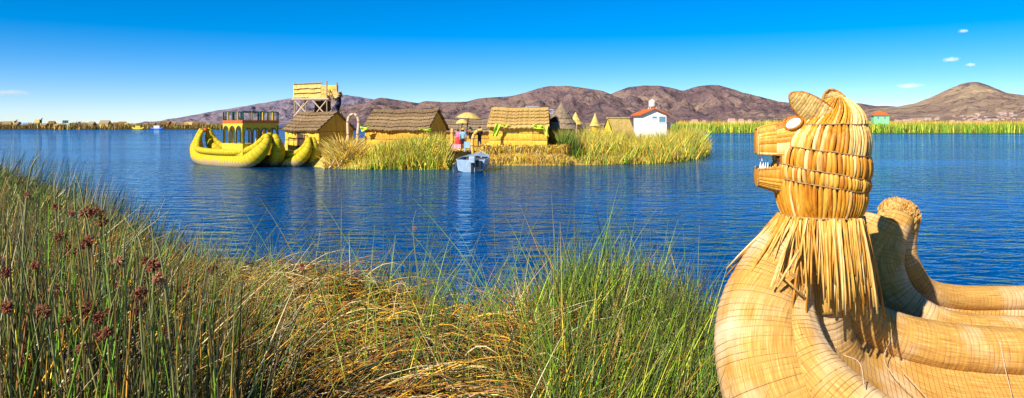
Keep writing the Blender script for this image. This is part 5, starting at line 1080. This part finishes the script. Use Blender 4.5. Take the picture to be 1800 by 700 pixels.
def mini_mast(px, yt, d, label, tree):
    zt_ = P(0, yt, d).z; root = empty('tree' if tree else 'sign_post', (GX(px, d), d, .4)); tag(root, label, 'tree' if tree else 'sign'); mb = MB(); mb.bar((0, 0, 0), (0, 0, zt_*.9), .22, 5); mb.build('trunk' if tree else 'pole', M['dark_wood'], root)
    if tree:
        bm = bmesh.new()
        for k in range(90):
            p = Vector((random.gauss(0, .9), random.gauss(0, .9), zt_-1.3+random.gauss(0, .6))); s_ = random.uniform(.2, .45); q = [p+Vector((random.uniform(-s_, s_), random.uniform(-s_, s_), random.uniform(-s_, s_))) for _ in range(4)]; bm.faces.new([bm.verts.new(v) for v in q])
        me = bpy.data.meshes.new('crown'); bm.to_mesh(me); bm.free(); me.materials.append(plain('far_leaf', (.03, .04, .015))); link(bpy.data.objects.new('crown', me), root)
    else: mb = MB(); mb.box((-2.0, -.1, zt_-2.2), (2.0, .1, zt_-.3)); mb.build('board', M['teal_paint'], root)
mini_mast(115, 212, 512, 'dark rectangular board on a pole above the far village', False); mini_mast(140, 213.5, 510, 'small dark tree above the far village', True)

# ------------------------------------------------------------------ hillside town
V = [(-1, -1, 0), (1, -1, 0), (1, 1, 0), (-1, 1, 0), (-1, -1, 1), (1, -1, 1), (1, 1, 1), (-1, 1, 1), (-1, 0, 1.45), (1, 0, 1.45)]
tm = []
for i, (wc, rc) in enumerate((((.4, .25, .2), (.3, .15, .11)), ((.46, .36, .32), (.38, .27, .23)), ((.34, .19, .15), (.28, .13, .1)), ((.66, .58, .53), (.4, .22, .17)))):
    me = bpy.data.meshes.new('town_house'); me.from_pydata(V, [], [(0, 1, 5, 4), (1, 2, 6, 5), (2, 3, 7, 6), (3, 0, 4, 7), (4, 5, 9, 8), (6, 7, 8, 9), (5, 6, 9), (7, 4, 8)]); me.materials.append(plain(f'town_wall{i}', wc, .8, .1)); me.materials.append(plain(f'town_roof{i}', rc, .8, .1))
    me.polygons.foreach_set('material_index', [0, 0, 0, 0, 1, 1, 0, 0]); tm.append(me)
def town(n, r0, r1, c0, c1, dens):
    out = []
    while len(out) < n:
        i = random.randint(r0, r1); j = random.randint(c0, c1); p = pts_r[i, j]; q = pts_r[min(i+1, 75), min(j+1, 419)]; t = random.random(); u = random.random()
        x = p[0]+(q[0]-p[0])*t; y = p[1]+(q[1]-p[1])*u; z = p[2]+(q[2]-p[2])*(t*.3+u*.7)
        px = x/y*F+CX; py = HZ-(z-CH)/y*F
        if vnoise(np.array([px*.035]), np.array([py*.12]), 4)[0] < dens or py < 184: continue
        out.append((x, y, z-1.5))
    return out
spots = town(150, 3, 28, 215, 400, .5)
for (x, y, z) in spots:
    o = link(bpy.data.objects.new('town_house', random.choice(tm))); o.location = (x, y, z); s_ = random.uniform(4.5, 9); o.scale = (s_, s_*.9, random.uniform(6, 11)); o.rotation_euler = (0, 0, R(random.uniform(-40, 40)))
    tag(o, 'tiny pink or white house of the town on the right hill slopes', 'house', 'houses of the hillside town')
far = town(900, 0, 36, 40, 400, .42); me_v = []; me_f = []
mbs = [MB(), MB()]
for (x, y, z) in far:
    s_ = random.uniform(3.5, 7); h_ = random.uniform(5, 9); mbs[random.random() < .5].box((x-s_, y-s_, z), (x+s_, y+s_, z+h_))
for i, mb in enumerate(mbs): o = mb.build('far_town', tm[i].materials[0]); tag(o, 'far speckled mass of pink town houses on the hill slopes', kind='stuff')
# a few white buildings along the far shore
for k, (px, w, y0, d) in enumerate(((1221, 10, 212, 900), (1286, 12, 210.5, 950), (1303, 8, 211, 930), (1238, 6, 213, 890), (1318, 6, 212, 900))):
    zt_ = P(0, y0, d).z-.3; W = w/F*d/2; o = link(bpy.data.objects.new('shore_house', tm[3])); o.location = (GX(px, d), d, .3); o.scale = (W, W*.7, zt_*.8)
    tag(o, ['white shore house nearest the white water-tank house', 'widest white shore house behind the reeds left of the cat head', 'white shore house just right of the widest one', 'small white shore house second from the left', 'small white shore house rightmost before the cat head'][k], 'house')

# ------------------------------------------------------------------ rushes with brown seed clusters
def seed_mesh(name, R_, mat):
    mb = MB()
    for i in range(70):
        n_ = Vector((random.gauss(0, 1), random.gauss(0, 1), random.gauss(.2, 1))).normalized(); L_ = R_*random.uniform(.6, 1.1); p = n_*L_*.25; e = n_*L_; x = n_.orthogonal().normalized()*R_*.13; y = n_.cross(x); m_ = n_*L_*.7
        mb.add([p, m_+x, m_+y, m_-x, m_-y, e], [(0, 2, 1), (0, 3, 2), (0, 4, 3), (0, 1, 4), (5, 1, 2), (5, 2, 3), (5, 3, 4), (5, 4, 1)])
    me = bpy.data.meshes.new(name); me.from_pydata([tuple(v) for v in mb.v], [], mb.f); me.materials.append(mat); return me
SM = [seed_mesh('seed_head', .031, M['seed']), seed_mesh('seed_head', .034, M['seed']), seed_mesh('seed_head', .029, M['seed_pale'])]
seeds = [(47, 340), (97, 366), (133, 378), (148, 372), (178, 384), (160, 423), (104, 417), (124, 437), (95, 512), (86, 545), (116, 553), (148, 560), (60, 470), (14, 460), (12, 475), (255, 464), (288, 486), (204, 492), (165, 535), (130, 655), (238, 543), (320, 520), (246, 520), (196, 540), (402, 512), (382, 465), (345, 533), (68, 616), (35, 505), (225, 620), (290, 580), (310, 600), (190, 590), (532, 468), (485, 550), (726, 404), (270, 470), (18, 545), (152, 610), (217, 455)]
for i, (px, py) in enumerate(sorted(seeds)):
    d = 2.6+1.1*random.random()+(py < 440)*.4
    if px > 300: d = 5.0+random.random()
    if px in (532, 726): d = 6.6
    p = P(px, py, d); bx = p.x+random.uniform(-.12, .12); by = d+random.uniform(0, .25); bz = float(bank_z(np.array([bx]), np.array([by]))[0])-.03
    root = empty('rush_stalk', (bx, by, bz)); mb = MB(); e = p-Vector((bx, by, bz)); ext = e+Vector((random.uniform(-.08, .08), 0, .18))
    simple_tube(mb, [(0, 0, 0, .005), (e.x*.35, e.y*.35, e.z*.5, .0045), (*e, .0038), (*ext, .001)], 5, 14); mb.build('stem', M['stem'], root, True)
    nq = random.choice([1, 1, 2])
    for q in range(nq):
        s = link(bpy.data.objects.new('seed_head', random.choice(SM)), root); s.location = e+Vector((random.uniform(-.02, .02), -.012, random.uniform(-.02, .02)))*(1+q); s.rotation_euler = (random.random()*6, random.random()*6, random.random()*6); sc = random.uniform(.55, 1.1); s.scale = (sc, sc, sc)
    sp_ = {532: 'lone rush with a red-brown seed head against the water at mid-left', 726: 'lone tall rush with a small seed head highest against the water'}.get(px)
    tag(root, sp_ or f'rush with {"twin" if nq > 1 else "one"} red-brown seed cluster{"s" if nq > 1 else ""}, {"" if i else "first and "}{nth(i)}nearest the left picture edge'.replace('first and nearest', 'nearest'), 'rush', None if sp_ else 'seed-bearing rushes on the left bank')

# ------------------------------------------------------------------ small clouds
def cloud(px, py, w, h, label):
    d = 14000.0; c = P(px, py, d); root = None; bm = bmesh.new()
    bmesh.ops.create_icosphere(bm, subdivisions=3, radius=1)
    for v in bm.verts: v.co = Vector((v.co.x*w/2/F*d, v.co.y*w/2/F*d, v.co.z*h/2/F*d))
    me = bpy.data.meshes.new('cloud'); bm.to_mesh(me); bm.free()
    m = bpy.data.materials.new('cloud_vapour'); m.use_nodes = True; nt = m.node_tree; nt.nodes.remove(nt.nodes['Principled BSDF'])
    pv = nt.nodes.new('ShaderNodeVolumePrincipled'); pv.inputs['Color'].default_value = (1, 1, 1, 1); pv.inputs['Anisotropy'].default_value = -.3
    tc = nt.nodes.new('ShaderNodeTexCoord'); mp = nt.nodes.new('ShaderNodeMapping'); mp.inputs['Location'].default_value = (px*.01, py*.02, 0); sx = w/F*d; mp.inputs['Scale'].default_value = (3.2/sx, 3.2/sx, 1.3/(h/F*d))
    n = nt.nodes.new('ShaderNodeTexNoise'); n.inputs['Scale'].default_value = 1.3; n.inputs['Detail'].default_value = 4; nt.links.new(tc.outputs['Object'], mp.inputs[0]); nt.links.new(mp.outputs[0], n.inputs['Vector'])
    ln = nt.nodes.new('ShaderNodeVectorMath'); ln.operation = 'LENGTH'; mp2 = nt.nodes.new('ShaderNodeMapping'); mp2.inputs['Scale'].default_value = (2/sx, 2/sx, 2/(h/F*d)); nt.links.new(tc.outputs['Object'], mp2.inputs[0]); nt.links.new(mp2.outputs[0], ln.inputs[0])
    sb = nt.nodes.new('ShaderNodeMath'); sb.operation = 'SUBTRACT'; nt.links.new(n.outputs['Fac'], sb.inputs[0]); ml = nt.nodes.new('ShaderNodeMath'); ml.operation = 'MULTIPLY'; nt.links.new(ln.outputs['Value'], ml.inputs[0]); ml.inputs[1].default_value = .62; nt.links.new(ml.outputs[0], sb.inputs[1])
    m3 = nt.nodes.new('ShaderNodeMath'); m3.operation = 'MULTIPLY'; m3.use_clamp = False; nt.links.new(sb.outputs[0], m3.inputs[0]); m3.inputs[1].default_value = 4.5/sx
    mxx = nt.nodes.new('ShaderNodeMath'); mxx.operation = 'MAXIMUM'; nt.links.new(m3.outputs[0], mxx.inputs[0]); mxx.inputs[1].default_value = 0; nt.links.new(mxx.outputs[0], pv.inputs['Density'])
    nt.links.new(pv.outputs[0], nt.nodes['Material Output'].inputs['Volume']); me.materials.append(m)
    o = link(bpy.data.objects.new('cloud', me)); o.location = c; tag(o, label, 'cloud')
cloud(1693, 55, 20, 9, 'highest tiny white cloud at the upper right'); cloud(1672, 105, 34, 11, 'small white cloud second from the top on the right'); cloud(1706, 114, 20, 8, 'tiny white cloud just right of the second cloud'); cloud(1600, 151, 52, 11, 'flat white cloud low above the hills near the cat head'); cloud(15, 163, 90, 14, 'faint flat cloud low at the left picture edge')
